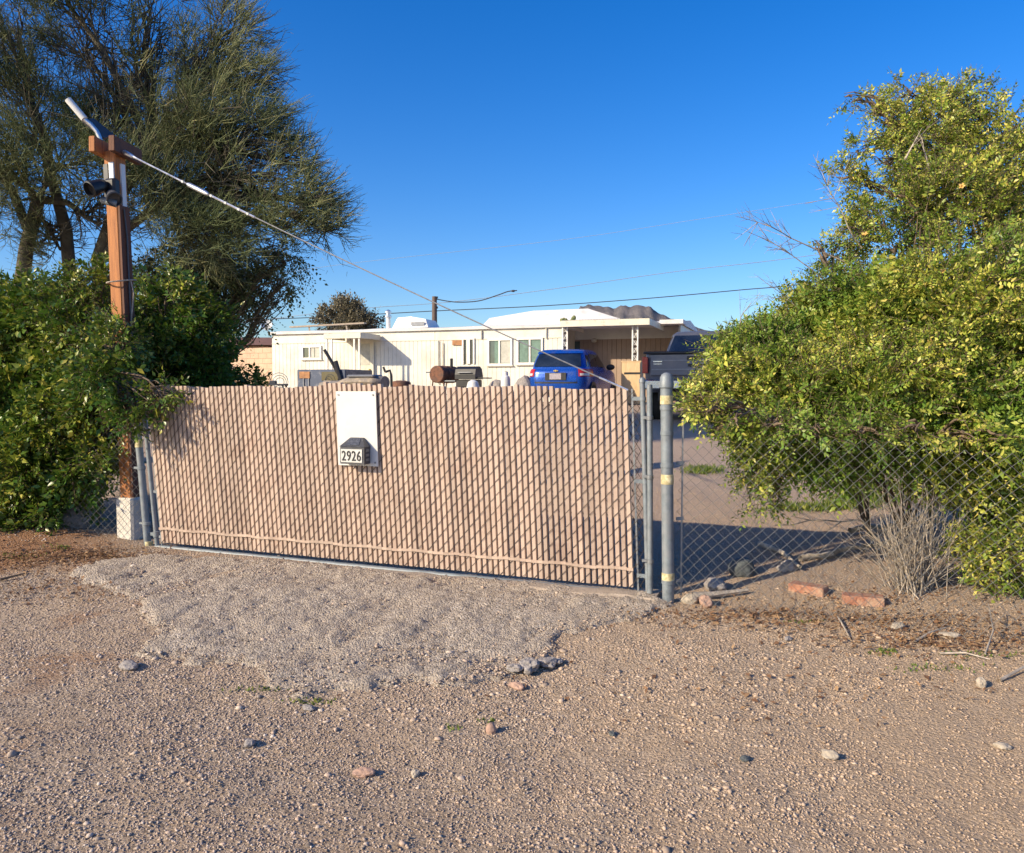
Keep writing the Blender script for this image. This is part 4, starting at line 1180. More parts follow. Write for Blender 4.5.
# blue-grey utility trailer
tq = yard(321, 23.6)
tr = thing('utility_trailer', 'faded blue grey box trailer with rusty corner panel before the house', 'trailer', tq, bh)
top = P(320, 369.5, 23.6)[2] - tq[2]
w = 1.68; hgt_ = top - .36
MB().box((0, .8, .36 + hgt_ / 2), (w, 1.6, hgt_), None, .02).build('body', M['trailer_blue'], tr, False, True)
MB().box((-w / 2 + .28, -.012, top - .16), (.36, .03, .2)).build('rust_panel', M['rust_light'], tr, False, True)
MB().box((.32, -.012, top - .2), (.56, .03, .26)).build('dark_window', M['carglass'], tr, False, True)
for x in (-.6, -.42, .12, .72): MB().box((x, -.014, .36 + hgt_ * .4), (.03, .025, hgt_ * .75)).build('rib', M['grey_paint'], tr, False, True)
for s in (-1, 1): wheel(tr, s * (w / 2 + .1), .85, .3, .18)
MB().tube([(w / 2 - .25, -.02, top - .1), (w / 2 - .42, -.06, top + .22), (w / 2 - .64, -.1, top + .58)], .05, 8).tube([(w / 2 - .12, -.03, top - .35), (w / 2 - .3, -.05, top + .24)], .07, 8).build('leaning_bar', M['black'], tr, True, True)
# low weathered hull-like bundle
hq = yard(352, 20.6)
hl = thing('covered_boat', 'low weathered tan and grey hull shaped bundle lying before trailer', 'boat', hq, bh)
ht = P(352, 375.5, 20.6)[2] - hq[2]
V = []; Fs = []; nn = 26; mm_ = 14
for i in range(nn):
    t = i / (nn - 1); x = -.98 + 1.96 * t
    wv = .42 * (math.sin(min(1, t * 1.35 + .04) * PI / 2) ** .7) * (1 if t < .93 else 1 - (t - .93) * 6)
    zt2 = ht * (.86 + .14 * sstep(t, .3, .55)) - .05 * (t < .05) - .1 * max(0, t - .85)
    for k in range(mm_):
        a = 2 * PI * k / mm_
        z = zt2 - .17 + .17 * math.sin(a) + .02 * (vnoise(np.array([x * 7.]), np.array([k * .9]))[0] - .5)
        V.append((x, wv * math.cos(a), z))
Fs = [(i * mm_ + k, i * mm_ + (k + 1) % mm_, (i + 1) * mm_ + (k + 1) % mm_, (i + 1) * mm_ + k) for i in range(nn - 1) for k in range(mm_)] + [tuple(range(mm_ - 1, -1, -1)), tuple((nn - 1) * mm_ + k for k in range(mm_))]
MB().add(V, Fs).build('hull', M['tarp'], hl, True, True)
MB().box((.45, -.12, ht - .02), (.8, .5, .07), None, .03).build('dark_cover', M['grey_paint'], hl, False, True)
for x in (-.5, .5):
    mb = MB()
    for s in (-1, 1): mb.bar((x, s * .3, -.05), (x, s * .06, ht - .3), .06, .06, up=(1, 0, 0))
    mb.bar((x, -.4, ht - .31), (x, .4, ht - .31), .06, .06); mb.build('trestle', M['greywood'], hl, False, True)
# crank stand
kq = yard(389, 21.5)
kt = P(390, 370.5, 21.5)[2]
ks = thing('crank_stand', 'thin black pipe stand with bent crank near the door awning', 'stand', kq)
x0 = kq
MB().tube([kq + U3 * .09 - Z3 * .03, np.array([kq[0] + .06, kq[1], kt - .12]), np.array([kq[0] + .03, kq[1], kt]), np.array([kq[0] - .10, kq[1], kt - .04])], .035, 8).build('pipe', M['black'], ks, True)
MB().tube([np.array([kq[0] - .10, kq[1], kt - .04]), np.array([kq[0] - .15, kq[1], kt + .1])], .03, 8).build('handle', M['black'], ks, True)
# rusty low drum next to it
rq = yard(401, 22.2); rt = P(401, 381.5, 22.2)[2]
o = MB().lathe(rq - Z3 * .02, [(.27, 0), (.29, .02), (.28, (rt - rq[2]) * .5), (.29, (rt - rq[2]) * .52), (.28, (rt - rq[2]) * .97), (.25, rt - rq[2] + .02), (.1, rt - rq[2] + .05)], 20).build('rusty_drum', M['rust'], None, True)
tag(o, 'rusty low drum whose top just clears gate slats near crank', 'drum')
# barrel smoker
sq = yard(445, 20.8)
sm = thing('barrel_smoker', 'rust covered barrel smoker with small chimney standing before the house', 'barbecue', sq)
sc_ = P(445, 374.5, 20.8); r = .225
axb = UD[0] * np.array([1, 0, 0]) + np.array([0, -.55, 0]); axb /= np.linalg.norm(axb); axb = -axb
axb = np.array([.45, .88, .0]); axb /= np.linalg.norm(axb); ox, oy, _ = orth(axb)
MB().lathe(sc_ - axb * .42, [(.02, 0), (r * .92, .0), (r, .02), (r, .28), (r * 1.03, .29), (r, .30), (r, .56), (r * 1.03, .57), (r, .58), (r, .82), (r * .92, .84), (.02, .84)], 24, np.array([ox, oy, axb])).build('drum', M['rust'], sm, True)
MB().tube([sc_ + axb * .1 + np.array([.12, 0, r * .8]), sc_ + axb * .1 + np.array([.12, 0, r + .2])], .04, 10).build('chimney', M['black'], sm, True)
MB().tube([sc_ - axb * .2 + np.array([-.2, -.1, .06]), sc_ - axb * .2 + np.array([-.38, -.12, .05])], .015, 6).build('handle', M['galv_dark'], sm)
for a, b_ in ((-.34, -.16), (-.34, .16), (.34, -.16), (.34, .16)):
    t = sc_ + axb * a + ox * b_ * 1.; t[2] -= r * .8; g0 = t + ox * b_ * .6; g0[2] = hz(g0[0], g0[1]) - .03
    MB().tube([t, g0], .02, 6).build('leg', M['rust'], sm)
# black gas grill
gq = yard(469, 20.4)
gg = thing('gas_grill', 'black hooded gas grill with side shelves next to rusty smoker', 'barbecue', gq, bh)
gt = P(469, 366.5, 20.4)[2] - gq[2]
prof = [(-.27, 0), (.27, 0), (.27, .1), (.2, .27), (.08, .33), (-.1, .33), (-.22, .26), (-.27, .12)]
MB().prism([(a, b_) for a, b_ in prof], (-.28, 0, gt - .33), (0, 1, 0), (0, 0, 1), (.56, 0, 0)).build('hood', M['black'], gg, False, True)
MB().box((0, 0, gt - .44), (.54, .48, .2), None, .02).build('firebox', M['black'], gg, False, True)
MB().tube([(-.18, -.3, gt - .16), (.18, -.3, gt - .16)], .016, 8).build('handle', M['galv_dark'], gg, True, True)
MB().box((-.46, 0, gt - .37), (.32, .42, .03)).build('side_shelf', M['galv'], gg, False, True)
MB().box((.42, 0, gt - .30), (.26, .42, .03)).build('side_shelf', M['black'], gg, False, True)
for x in (-.24, .24):
    for y in (-.2, .2): MB().box((x, y, (gt - .5) / 2), (.035, .035, gt - .5)).build('leg', M['galv_dark'], gg, False, True)
MB().box((0, 0, .15), (.5, .42, .03)).build('bottom_shelf', M['black'], gg, False, True)
q = yard(473, 19.9); t = P(473, 379.5, 19.9)[2] - q[2]
o = MB().lathe(q - Z3 * .01, [(.13, 0), (.16, .03), (.165, t * .75), (.13, t * .93), (.05, t)], 16).build('white_bottle', M['white'], None, True)
tag(o, 'round white bottle top just below the black gas grill', 'gas bottle')
# propane bottle
pq = yard(505.5, 21.2); pt_ = P(505, 370.5, 21.2)[2] - pq[2]
pp = thing('propane_tank', 'upright white propane bottle with valve collar by the house wall', 'gas bottle', pq)
hb_ = pt_ - .12
MB().lathe(pq, [(.1, 0), (.1, .03), (.12, .05), (.13, .12), (.13, hb_ - .12), (.11, hb_ - .04), (.05, hb_)], 18).build('bottle', M['white'], pp, True)
MB().lathe(pq + Z3 * (hb_ - .03), [(.07, 0), (.075, .03), (.07, .12), (.06, .12), (.062, .03)], 14).build('collar', M['white'], pp, True)
MB().lathe(pq + Z3 * (hb_ - .0), [(.02, 0), (.02, .06), (.035, .065), (.035, .1)], 10).build('valve', M['charcoal'], pp, True)
for px, Y, r, lab, mt in ((495, 21.6, .2, 'grey rounded heap with spike left of the white gas bottle', 'stone_grey'), (524, 20.9, .21, 'grey brown heap between white gas bottle and blue car', 'stone_grey')):
    q = yard(px, Y); t = P(px, 378 if px > 500 else 381, Y)[2]
    mb = MB()
    mb.rock((q[0], q[1], q[2] + (t - q[2]) * .42), (t - q[2]) * .62, (.65, .6, 1.), 2, .4)
    mb.rock((q[0] + .12, q[1], q[2] + (t - q[2]) * .3), (t - q[2]) * .45, (.7, .6, 1.), 2, .4)
    o = mb.build('rubble_heap', M[mt], None); tag(o, lab, 'heap')
# plywood crate beside the carport post
bq = yard(631, 21.3)
bt = P(631, 361.5, 21.3)[2] - bq[2]
bx = thing('plywood_cabinet', 'pale plywood cabinet on end beside the lattice carport post', 'cabinet', bq, bh)
MB().box((0, .2, bt / 2), (.52, .4, bt - .02), None, .008).build('carcass', M['cratewood'], bx, False, True)
MB().box((0, .2, bt + .004), (.55, .43, .026)).build('top_board', M['cratewood'], bx, False, True)
MB().box((.03, -.008, bt * .86), (.42, .02, bt * .22)).build('upper_door', M['cratewood'], bx, False, True)
MB().box((.03, -.006, bt * .40), (.42, .02, bt * .60)).build('lower_door', M['cratewood'], bx, False, True)
MB().box((.03, -.004, bt * .725), (.44, .02, .05)).build('dark_gap', M['black'], bx, False, True)
# wire hoop and scrap left of the trailer
wq = yard(279, 22.5)
A_, B_ = [], []
for ring_r, dz_ in ((.26, 0), (.19, .05), (.12, .1)):
    c = P(279, 382, 22.5)
    for k in range(28):
        a, b_ = 2 * PI * k / 28, 2 * PI * (k + 1) / 28
        A_.append(c + np.array([ring_r * math.cos(a), dz_, ring_r * math.sin(a)])); B_.append(c + np.array([ring_r * math.cos(b_), dz_, ring_r * math.sin(b_)]))
A_.append(P(279, 382, 22.5) - Z3 * .26); B_.append(wq - Z3 * .02)
v, q = segs(np.array(A_), np.array(B_), .009)
o = raw_mesh('wire_hoop', v, q, M['galv_dark'], None); tag(o, 'thin grey wire hoop standing against the trailer house end', 'wire hoop')
q = yard(277, 21.); t = P(277, 383.5, 21.)[2]
mb = MB()
mb.box((q[0], q[1], t - .03), (.5, .4, .05), None, .01).box((q[0] - .1, q[1], t + .03), (.18, .14, .1), None, .02)
for s in (-1, 1):
    for r2 in (-1, 1): mb.box((q[0] + s * .2, q[1] + r2 * .15, (q[2] + t - .05) / 2), (.04, .04, t - .05 - q[2] + .04))
o = mb.build('scrap_table', M['charcoal']); tag(o, 'low dark table with scrap showing just above the gate', 'table')

# ================================================================== BACKGROUND
q0 = P(150, 386, 33)[:2]; q1 = P(288, 386, 30)[:2]
wz = P(262, 348.5, 31)[2]
mb = MB()
bl_ = np.linalg.norm(q1 - q0); bd = (q1 - q0) / bl_
n = int(bl_ / .41)
for i in range(n):
    for k in range(10):
        c = q0 + bd * (i + .5 + (.5 if k % 2 else 0)) * .41
        z = wz - .1 - k * .205
        mb.box((c[0], c[1], z), (.402, .19, .197), np.array([[*bd, 0], [-bd[1], bd[0], 0], [0, 0, 1.]]))
bw = mb.build('block_wall', M['tanblock']); tag(bw, 'sunlit tan block wall at the end of mobile home', 'wall')
# neighbour's house roof beyond the wall
nq = yard(262, 41)
nh = thing('neighbour_house', 'far house with reddish brown roof showing above tan block wall', 'house', nq)
zr = P(262, 334.5, 41)[2]; ze = P(262, 345, 41)[2]
MB().box((nq[0] - 3, nq[1] + 2.5, (nq[2] + ze) / 2 - .05), (6.4, 4, ze - nq[2])).build('wall', M['tanblock'], nh)
MB().prism([(-2.6, 0), (2.6, 0), (0, zr - ze)], (nq[0] - 6.6, nq[1] + 2.5, ze), (0, 1, 0), (0, 0, 1), (7.2, 0, 0)).build('roof', M['roofbrown'], nh)

# utility pole and lines
uq = P(434.5, 386, 46); uq[2] = hz(uq[0], uq[1])
up = thing('utility_pole', 'dark wooden utility pole rising behind the mobile home roof', 'utility pole', uq)
ut = P(434.5, 296.5, 46)
MB().tube([uq - Z3 * .3, (uq + ut) / 2, ut], [.19, .165, .14], 14).build('shaft', M['polewood'], up, True)
for z in (.12, .7): MB().lathe(ut - Z3 * z + np.array([.16, -.05, 0]), [(.03, 0), (.06, .03), (.03, .06), (.06, .09), (.02, .12)], 10).build('insulator', M['charcoal'], up, True)
def wire(pts, mat, r, label):
    pts = [P(*p) for p in pts]
    # smooth through the points
    out = []
    for i in range(len(pts) - 1):
        p0, p1, p2, p3 = pts[max(0, i - 1)], pts[i], pts[i + 1], pts[min(len(pts) - 1, i + 2)]
        for t in np.linspace(0, 1, 9)[:-1]:
            out.append(.5 * ((2 * p1) + (-p0 + p2) * t + (2 * p0 - 5 * p1 + 4 * p2 - p3) * t * t + (-p0 + 3 * p1 - 3 * p2 + p3) * t ** 3))
    out.append(pts[-1])
    o = MB().tube(out, r, 6).build('power_line', mat, None, True); tag(o, label, 'power line', 'power lines across the sky'); return o
wire([(250, 279, 62), (345, 264, 60), (560, 240, 57), (700, 219, 55), (900, 188, 52), (1100, 155, 50)], M['line_pale'], .014, 'thin pale power line, topmost of those crossing the blue sky')
wire([(200, 328, 52), (345, 310, 50), (450, 302, 49), (560, 288, 48), (680, 271, 47), (800, 257, 46), (1100, 215, 44)], M['line_pale'], .02, 'pale power line sagging midway above the white trailer roof')
wire([(150, 322, 48), (300, 318, 47), (434, 311, 46), (540, 306, 45), (640, 299, 44), (740, 290, 43), (820, 282, 42), (1100, 245, 40)], M['line_dark'], .026, 'dark power line, lowest and thickest, passing over the carport roof')
wire([(436, 299, 46), (455, 302, 45.8), (478, 301, 45.5), (498, 295, 45.2), (508, 291.5, 45.1), (517, 290.5, 45)], M['line_dark'], .032, 'short dark drop line with knobbed end leaving the utility pole')
o = MB().rock(P(513, 291, 45.), .1, (1.3, .7, .6), 2, .3).build('line_splice', M['charcoal'], None, True); tag(o, 'dark knob clamped on the end of the short drop line', 'clamp')

# distant mountain
D = 2600.
prof = [(560, 330), (572, 318), (580, 306), (588, 302.5), (596, 304), (606, 304.5), (616, 306), (626, 304.5), (636, 303), (644, 304), (652, 308), (660, 312), (668, 316), (690, 324), (730, 334), (790, 346), (860, 352), (960, 360), (1100, 372)]
prof = [(300, 374), (420, 366), (500, 356), (540, 342)] + prof
pxs = np.array([p[0] for p in prof]); pys = np.array([p[1] for p in prof])
cols = np.arange(300, 1101, 2.5); nr = 46
V = np.zeros((nr, len(cols), 3))
for j in range(nr):
    t = j / (nr - 1); Yd = D - 500 + 1200 * t
    prf = 1 - abs(t - .42) / (.42 if t < .42 else .58)
    X = (cols - 512) / F * D
    topz = (386 - np.interp(cols, pxs, pys)) * D / F
    rid = fbm(cols * .2 + 3 * t, np.full_like(cols, t * 7.), o=6)
    z = topz * np.clip(prf ** 1.15 * (1 + .55 * (rid - .5) * (1 - prf) * 2) + .07 * (rid - .5), 0, 1.06)
    V[j] = np.stack([X * Yd / D, np.full_like(X, Yd), z - 3], -1)
ii = np.arange(nr * len(cols)).reshape(nr, -1)
Q = np.stack([ii[:-1, :-1], ii[:-1, 1:], ii[1:, 1:], ii[1:, :-1]], -1).reshape(-1, 4)
m, nt, b = new_mat('rocky desert mountain')
n1 = N(nt, 'ShaderNodeTexNoise', Scale=.018, Detail=10., Roughness=.75); nt.links.new(coords(nt), n1.inputs['Vector'])
nt.links.new(ramp(nt, n1.outputs['Fac'], [(.3, (.15, .145, .155)), (.5, (.24, .22, .22)), (.7, (.34, .30, .29))]), b.inputs['Base Color']); b.inputs['Roughness'].default_value = 1.  # ramp greyed and lightened to put distance haze into the rock colour
bp = N(nt, 'ShaderNodeBump', Strength=1., Distance=45.); nt.links.new(n1.outputs['Fac'], bp.inputs['Height']); nt.links.new(bp.outputs[0], b.inputs['Normal'])
mt = raw_mesh('mountains', V.reshape(-1, 3), Q, m, local=True); mt['kind'] = 'structure'

# ================================================================== SMALL THINGS ON THE GROUND
def brick(px0, py0, px1, py1, label, rzoff=0.):
    a, b_ = G(px0, py0), G(px1, py1)
    d = b_ - a; L = np.linalg.norm(d[:2]); rz = math.atan2(d[1], d[0])
    c = (a + b_) / 2
    mb = MB().box((c[0], c[1], c[2] + .016), (L, .125, .075), np.array([[math.cos(rz), math.sin(rz), 0], [-math.sin(rz), math.cos(rz), 0], [0, 0, 1]]), .006)
    o = mb.build('brick', M['brick']); tag(o, label, 'brick', 'bricks lying under the fence'); return o
brick(791, 588, 826, 595, 'orange red brick next to the round grey rock, half sunk in sand')
brick(842, 601, 884, 604, 'orange red brick lying flat and straight below the dry twiggy shrub')
def stone(px, py, r, mat, label, sc=(1, .8, .65), rough=.4, name='rock'):
    q = G(px, py); e = max(0, apz(q[0], q[1]) - q[2])
    o = MB().rock((q[0], q[1], q[2] + e + r * sc[2] * .55), r, sc, 3, rough, random.uniform(0, 3)).build(name, M[mat], None)
    tag(o, label, 'stone'); return o
stone(491, 733, .034, 'stone_pink', 'upright egg shaped pinkish stone alone on the gravel', (.75, .7, 1.0), .15)
stone(365, 775, .042, 'stone_pink', 'flat pinkish tan stone in the foreground gravel', (1.2, .7, .5))
stone(415, 776, .022, 'stone_pale', 'small pale rounded pebble near flat pinkish stone', (1, .8, .8))
stone(517, 688, .04, 'stone_pink', 'pinkish flake beside broken concrete chunk', (1.2, .6, .5))
stone(830, 757, .034, 'stone_pale', 'pale stone with dark shadow on sandy gravel', (1.1, .8, .6))
stone(981, 686, .036, 'stone_pale', 'white angular stone near the weeds by fence', (.9, .7, .9))
stone(788, 640, .026, 'stone_grey', 'grey stone half sunk below the fence bottom', (1.2, .8, .6))
stone(898, 628, .045, 'stone_pale', 'large pale buff stone lying at the fence foot', (1.3, .8, .5))
stone(950, 637, .05, 'stone_pale', 'broad pale stone among weeds at fence foot', (1.3, .8, .4))
stone(742, 574, .12, 'stone_dark', 'big round dark grey rock behind the fence', (1., .8, .75), .2)
stone(715, 589, .10, 'stone_grey', 'grey rock with flat top behind the thick post', (1.2, .8, .55), .3)
stone(787, 570, .085, 'stone_grey', 'jagged grey broken rock by the dark round rock', (1, .7, .6), .6)
stone(706, 605, .06, 'stone_pink', 'small reddish rock beside foot of the thick post', (1.2, .8, .7), .4)
stone(690, 603, .05, 'stone_pale', 'small buff rock touching foot of the thick post', (1.1, .8, .8), .4)
stone(80, 527, .15, 'stone_grey', 'large grey rock in shade under dark green shrub', (1.2, .7, .8), .4)
stone(128, 668, .05, 'stone_grey', 'grey lump broken off the apron edge', (1.3, .8, .5), .5)
stone(250, 745, .03, 'stone_grey', 'grey angular stone in the foreground gravel', (1.2, .8, .6), .5)
stone(308, 709, .03, 'stone_grey', 'grey crumb of concrete below the apron lip', (1.2, .8, .5), .5)
stone(612, 735, .02, 'stone_dark', 'small dark pebble on smooth sandy gravel', (1, .8, .6))
stone(745, 760, .024, 'stone_dark', 'dark flat pebble right of the sandy patch', (1.2, .8, .5))
stone(1003, 748, .03, 'stone_pale', 'pale flat pebble near the sandy edge', (1.2, .9, .5))
q = G(530, 672); e = .04
mb = MB()
for dx, dy, r in ((0, 0, .065), (.10, .045, .05), (-.085, -.03, .04), (.17, .07, .03), (-.02, .06, .04)):
    mb.rock((q[0] + dx, q[1] + dy, q[2] + e), r, (1.1, .85, .55), 3, .7, random.uniform(0, 3))
o = mb.build('concrete_chunk', M['stone_grey']); tag(o, 'broken grey concrete chunk at the lower apron edge', 'concrete chunk')
def stick(pts, r, label, mat='dead', cat='twig', name='dead_twig'):
    P_ = []
    for (x, y, h) in pts:
        g_ = G(x, y); g_[2] += h; P_.append(g_)
    o = MB().tube(P_, list(np.linspace(r, r * .45, len(P_))), 6).build(name, M[mat], None, True); tag(o, label, cat); return o
stick([(693, 600, .03), (715, 599, .035), (748, 594, .03)], .03, 'thick grey branch lying from the post towards the round rock', cat='branch', name='fallen_branch')
stick([(915, 643, .01), (930, 637, .03), (946, 632, .03)], .008, 'short pale twig leaning by the weeds')
stick([(940, 655, .01), (965, 656, .02), (990, 661, .01)], .007, 'long thin pale twig lying flat among weeds')
stick([(985, 656, .01), (993, 640, .06), (988, 622, .12)], .006, 'curved pale twig sticking up against the mesh')
stick([(838, 620, .02), (845, 632, .02), (850, 640, .01)], .007, 'pale forked twig fallen below the flat brick')
stick([(1000, 682, .01), (1024, 672, .03), (1050, 664, .02)], .009, 'pale twig at the sandy edge under fence')
stick([(0, 582, .02), (25, 577, .03)], .012, 'dark short stick on reddish dirt', 'stem')
# ================================================================== VEGETATION
def unit(a): return a / (np.linalg.norm(a, axis=-1, keepdims=True) + 1e-12)

def lobe(px, py, rpx, Y, dz=1., dx=1., dd=None):
    r = rpx * Y / F
    return (P(px, py, Y), np.array([r * dx, (r if dd is None else dd), r * dz]))

def sample_lobes(lobes, n, shell=.45, clump=0., cf=2.2, seed=0., hmin=None):
    """points through the lobes' volume, thicker towards their skins, broken into clumps"""
    vol = np.array([l[1][0] * l[1][2] for l in lobes]) ** 1.0; pr = vol / vol.sum()
    k = RNG.choice(len(lobes), n, p=pr)
    C = np.array([l[0] for l in lobes])[k]; R = np.array([l[1] for l in lobes])[k]
    d = unit(RNG.normal(size=(n, 3)))
    rf = 1 - shell * RNG.uniform(0, 1, n) ** 1.3
    lump = .78 + .5 * fbm(d[:, 0] * 1.9 + C[:, 0] * 3, d[:, 1] * 1.9 + C[:, 1], d[:, 2] * 1.9 + C[:, 2] * 3, 3)
    p = C + d * R * (rf * lump)[:, None]
    ok = np.ones(n, bool)
    if clump:
        ok &= fbm(p[:, 0] * cf + seed, p[:, 1] * cf, p[:, 2] * cf, 3) > clump
    ok &= p[:, 2] > hgt(p[:, 0], p[:, 1], False) + .02
    return p[ok], d[ok], k[ok]

def leaf_faces(pos, axis, nrm, L, W, fold=.25):
    """one leaf = two triangles pairs sharing a creased midrib: 6 verts, 4 tris"""
    side = unit(np.cross(nrm, axis)); nrm = unit(np.cross(axis, side))
    L = L[:, None]; W = W[:, None]
    b = pos; t = pos + axis * L - nrm * L * .12
    m = pos + axis * L * .5 
    l = pos + axis * L * .42 + side * W + nrm * W * fold; r = pos + axis * L * .42 - side * W + nrm * W * fold
    V = np.stack([b, l, t, r, m], 1)
    n = len(pos)
    tri = np.array([[0, 4, 1], [1, 4, 2], [0, 3, 4], [4, 3, 2]])
    Fq = (tri[None] + (np.arange(n) * 5)[:, None, None]).reshape(-1, 3)
    return V.reshape(-1, 3), Fq

def sprigs(p, d, K, stemL, leafL, aspect=.22, up=.25, droop=.15, rnd=.6, spread=.9):
    n = len(p)
    ax = unit(d * .6 + np.array([0, 0, up]) + RNG.normal(size=(n, 3)) * rnd * .5)
    L = stemL * RNG.uniform(.6, 1.3, n); big = RNG.uniform(.6, 1.3, n)
    nr = unit(np.cross(ax, RNG.normal(size=(n, 3))) + np.array([0, 0, .5]))
    sd = unit(np.cross(ax, nr))
    PV, PA, PN, PL = [], [], [], []
    for k in range(K):
        t = (k + .6) / K; s = 1 if k % 2 else -1
        if k == K - 1: la = ax
        else: la = unit(ax * .55 + sd * s * spread + nr * .15 + RNG.normal(size=(n, 3)) * .22 - np.array([0, 0, droop]))
        PV.append(p + ax * (L * t)[:, None] - np.array([0, 0, 1.]) * (droop * L * t * t)[:, None]); PA.append(la)
        PN.append(unit(nr + RNG.normal(size=(n, 3)) * .35)); PL.append(leafL * big * RNG.uniform(.7, 1.25, n) * (1 - .3 * abs(t - .45)))
    PV, PA, PN, PL = np.concatenate(PV), np.concatenate(PA), np.concatenate(PN), np.concatenate(PL)
    V, Q = leaf_faces(PV, PA, PN, PL, PL * aspect)
    return V, Q, (p - ax * .02, p + ax * L[:, None])

def wiggle(a, b, n=6, amp=.08, lift=0.):
    a = np.asarray(a, float); b = np.asarray(b, float); L = np.linalg.norm(b - a)
    out = []
    ph = RNG.uniform(0, 100, 3)
    for i in range(n + 1):
        t = i / n; p = a + (b - a) * t
        w = math.sin(t * PI) * amp * L
        p = p + w * np.array([vnoise(np.array([t * 2.5 + ph[j]]), np.array([j * 7.]))[0] - .5 for j in range(3)]) * 2
        p[2] += lift * L * math.sin(t * PI)
        out.append(p)
    return out

def skeleton(base_pts, lobes, r0, twigs_per, r_tw=.006, fork=.35, lift=.08, reach=.95):
    """limbs from the bases to each lobe, then twigs through each lobe; returns (trunk MB, twig segs, tip points, tip dirs)"""
    mb = MB(); A_, B_, RA, RB = [], [], [], []
    for i, (c, R) in enumerate(lobes):
        bs = min(base_pts, key=lambda q: np.linalg.norm((c - q)[:2]) + RNG.uniform(0, .3)); rl = r0
        bigs = [c2 for c2, R2 in lobes if R2[0] > .2]
        if R[0] <= .2 and bigs:      # small tufts fork off the nearest bigger mass
            bs = min(bigs, key=lambda q: np.linalg.norm(c - q)); rl = r0 * .45
        mid = bs + (c - bs) * fork + np.array([0, 0, .12 * np.linalg.norm(c - bs)])
        mid[:2] = bs[:2] + (c - bs)[:2] * fork * .7
        path = wiggle(bs, mid, 4, .06) + wiggle(mid, c, 6, .1, lift * .5)[1:]
        rr = np.linspace(rl, rl * .28, len(path)) * RNG.uniform(.6, 1.)
        mb.tube(path, list(rr), 7)
        pa = np.array(path[4:])
        for _ in range(twigs_per):
            s = pa[RNG.integers(0, len(pa))]
            d = unit(RNG.normal(size=3)); e = c + d * R * RNG.uniform(.5, reach)
            w = wiggle(s, e, 5, .12, .04)
            for j in range(5):
                A_.append(w[j]); B_.append(w[j + 1]); t = j / 5
                RA.append(r_tw * (2.6 - 2.2 * t)); RB.append(r_tw * (2.6 - 2.2 * (t + .2)))
    return mb, (np.array(A_), np.array(B_), np.array(RA), np.array(RB))

def shrub(name, label, cat, bases, lobes, n, K, stemL, leafL, lm, stem, r0=.03, twigs=14, clump=.36, cf=2.4, shell=.6, inner=0., extra=None, group=None, **kw):
    bs = [np.array(b, float) for b in bases]
    root = thing(name, label, cat, bs[0], 0, group)
    mb, (a, b_, ra, rb) = skeleton(bs, lobes, r0, twigs)
    tw = segs(a, b_, ra, rb, 4)
    p, d, k = sample_lobes(lobes, n, shell, clump, cf)
    V, Q, st = sprigs(p, d, K, stemL, leafL, **kw)
    if inner:      # the shaded mass of leaves deep inside the crown
        core = [(c, R * .72) for c, R in lobes if R[0] > .17 and c[2] < 2.2]
        pi, di, ki = sample_lobes(core, int(n * inner), .9, 0.)
        V2, Q2, _ = sprigs(pi, di, K, stemL * 1.2, leafL * 1.45, **kw)
        V, Q = merge([(V, Q), (V2, Q2)])
    sv = segs(st[0], st[1], .0028, .0012, 3)
    mbv = np.concatenate(mb.V)
    raw_mesh('foliage', V, Q, lm, root)
    mb.build('trunk', stem, root, True)
    v, q = merge([tw, sv])
    raw_mesh('branches', v, q, stem, root)
    return root

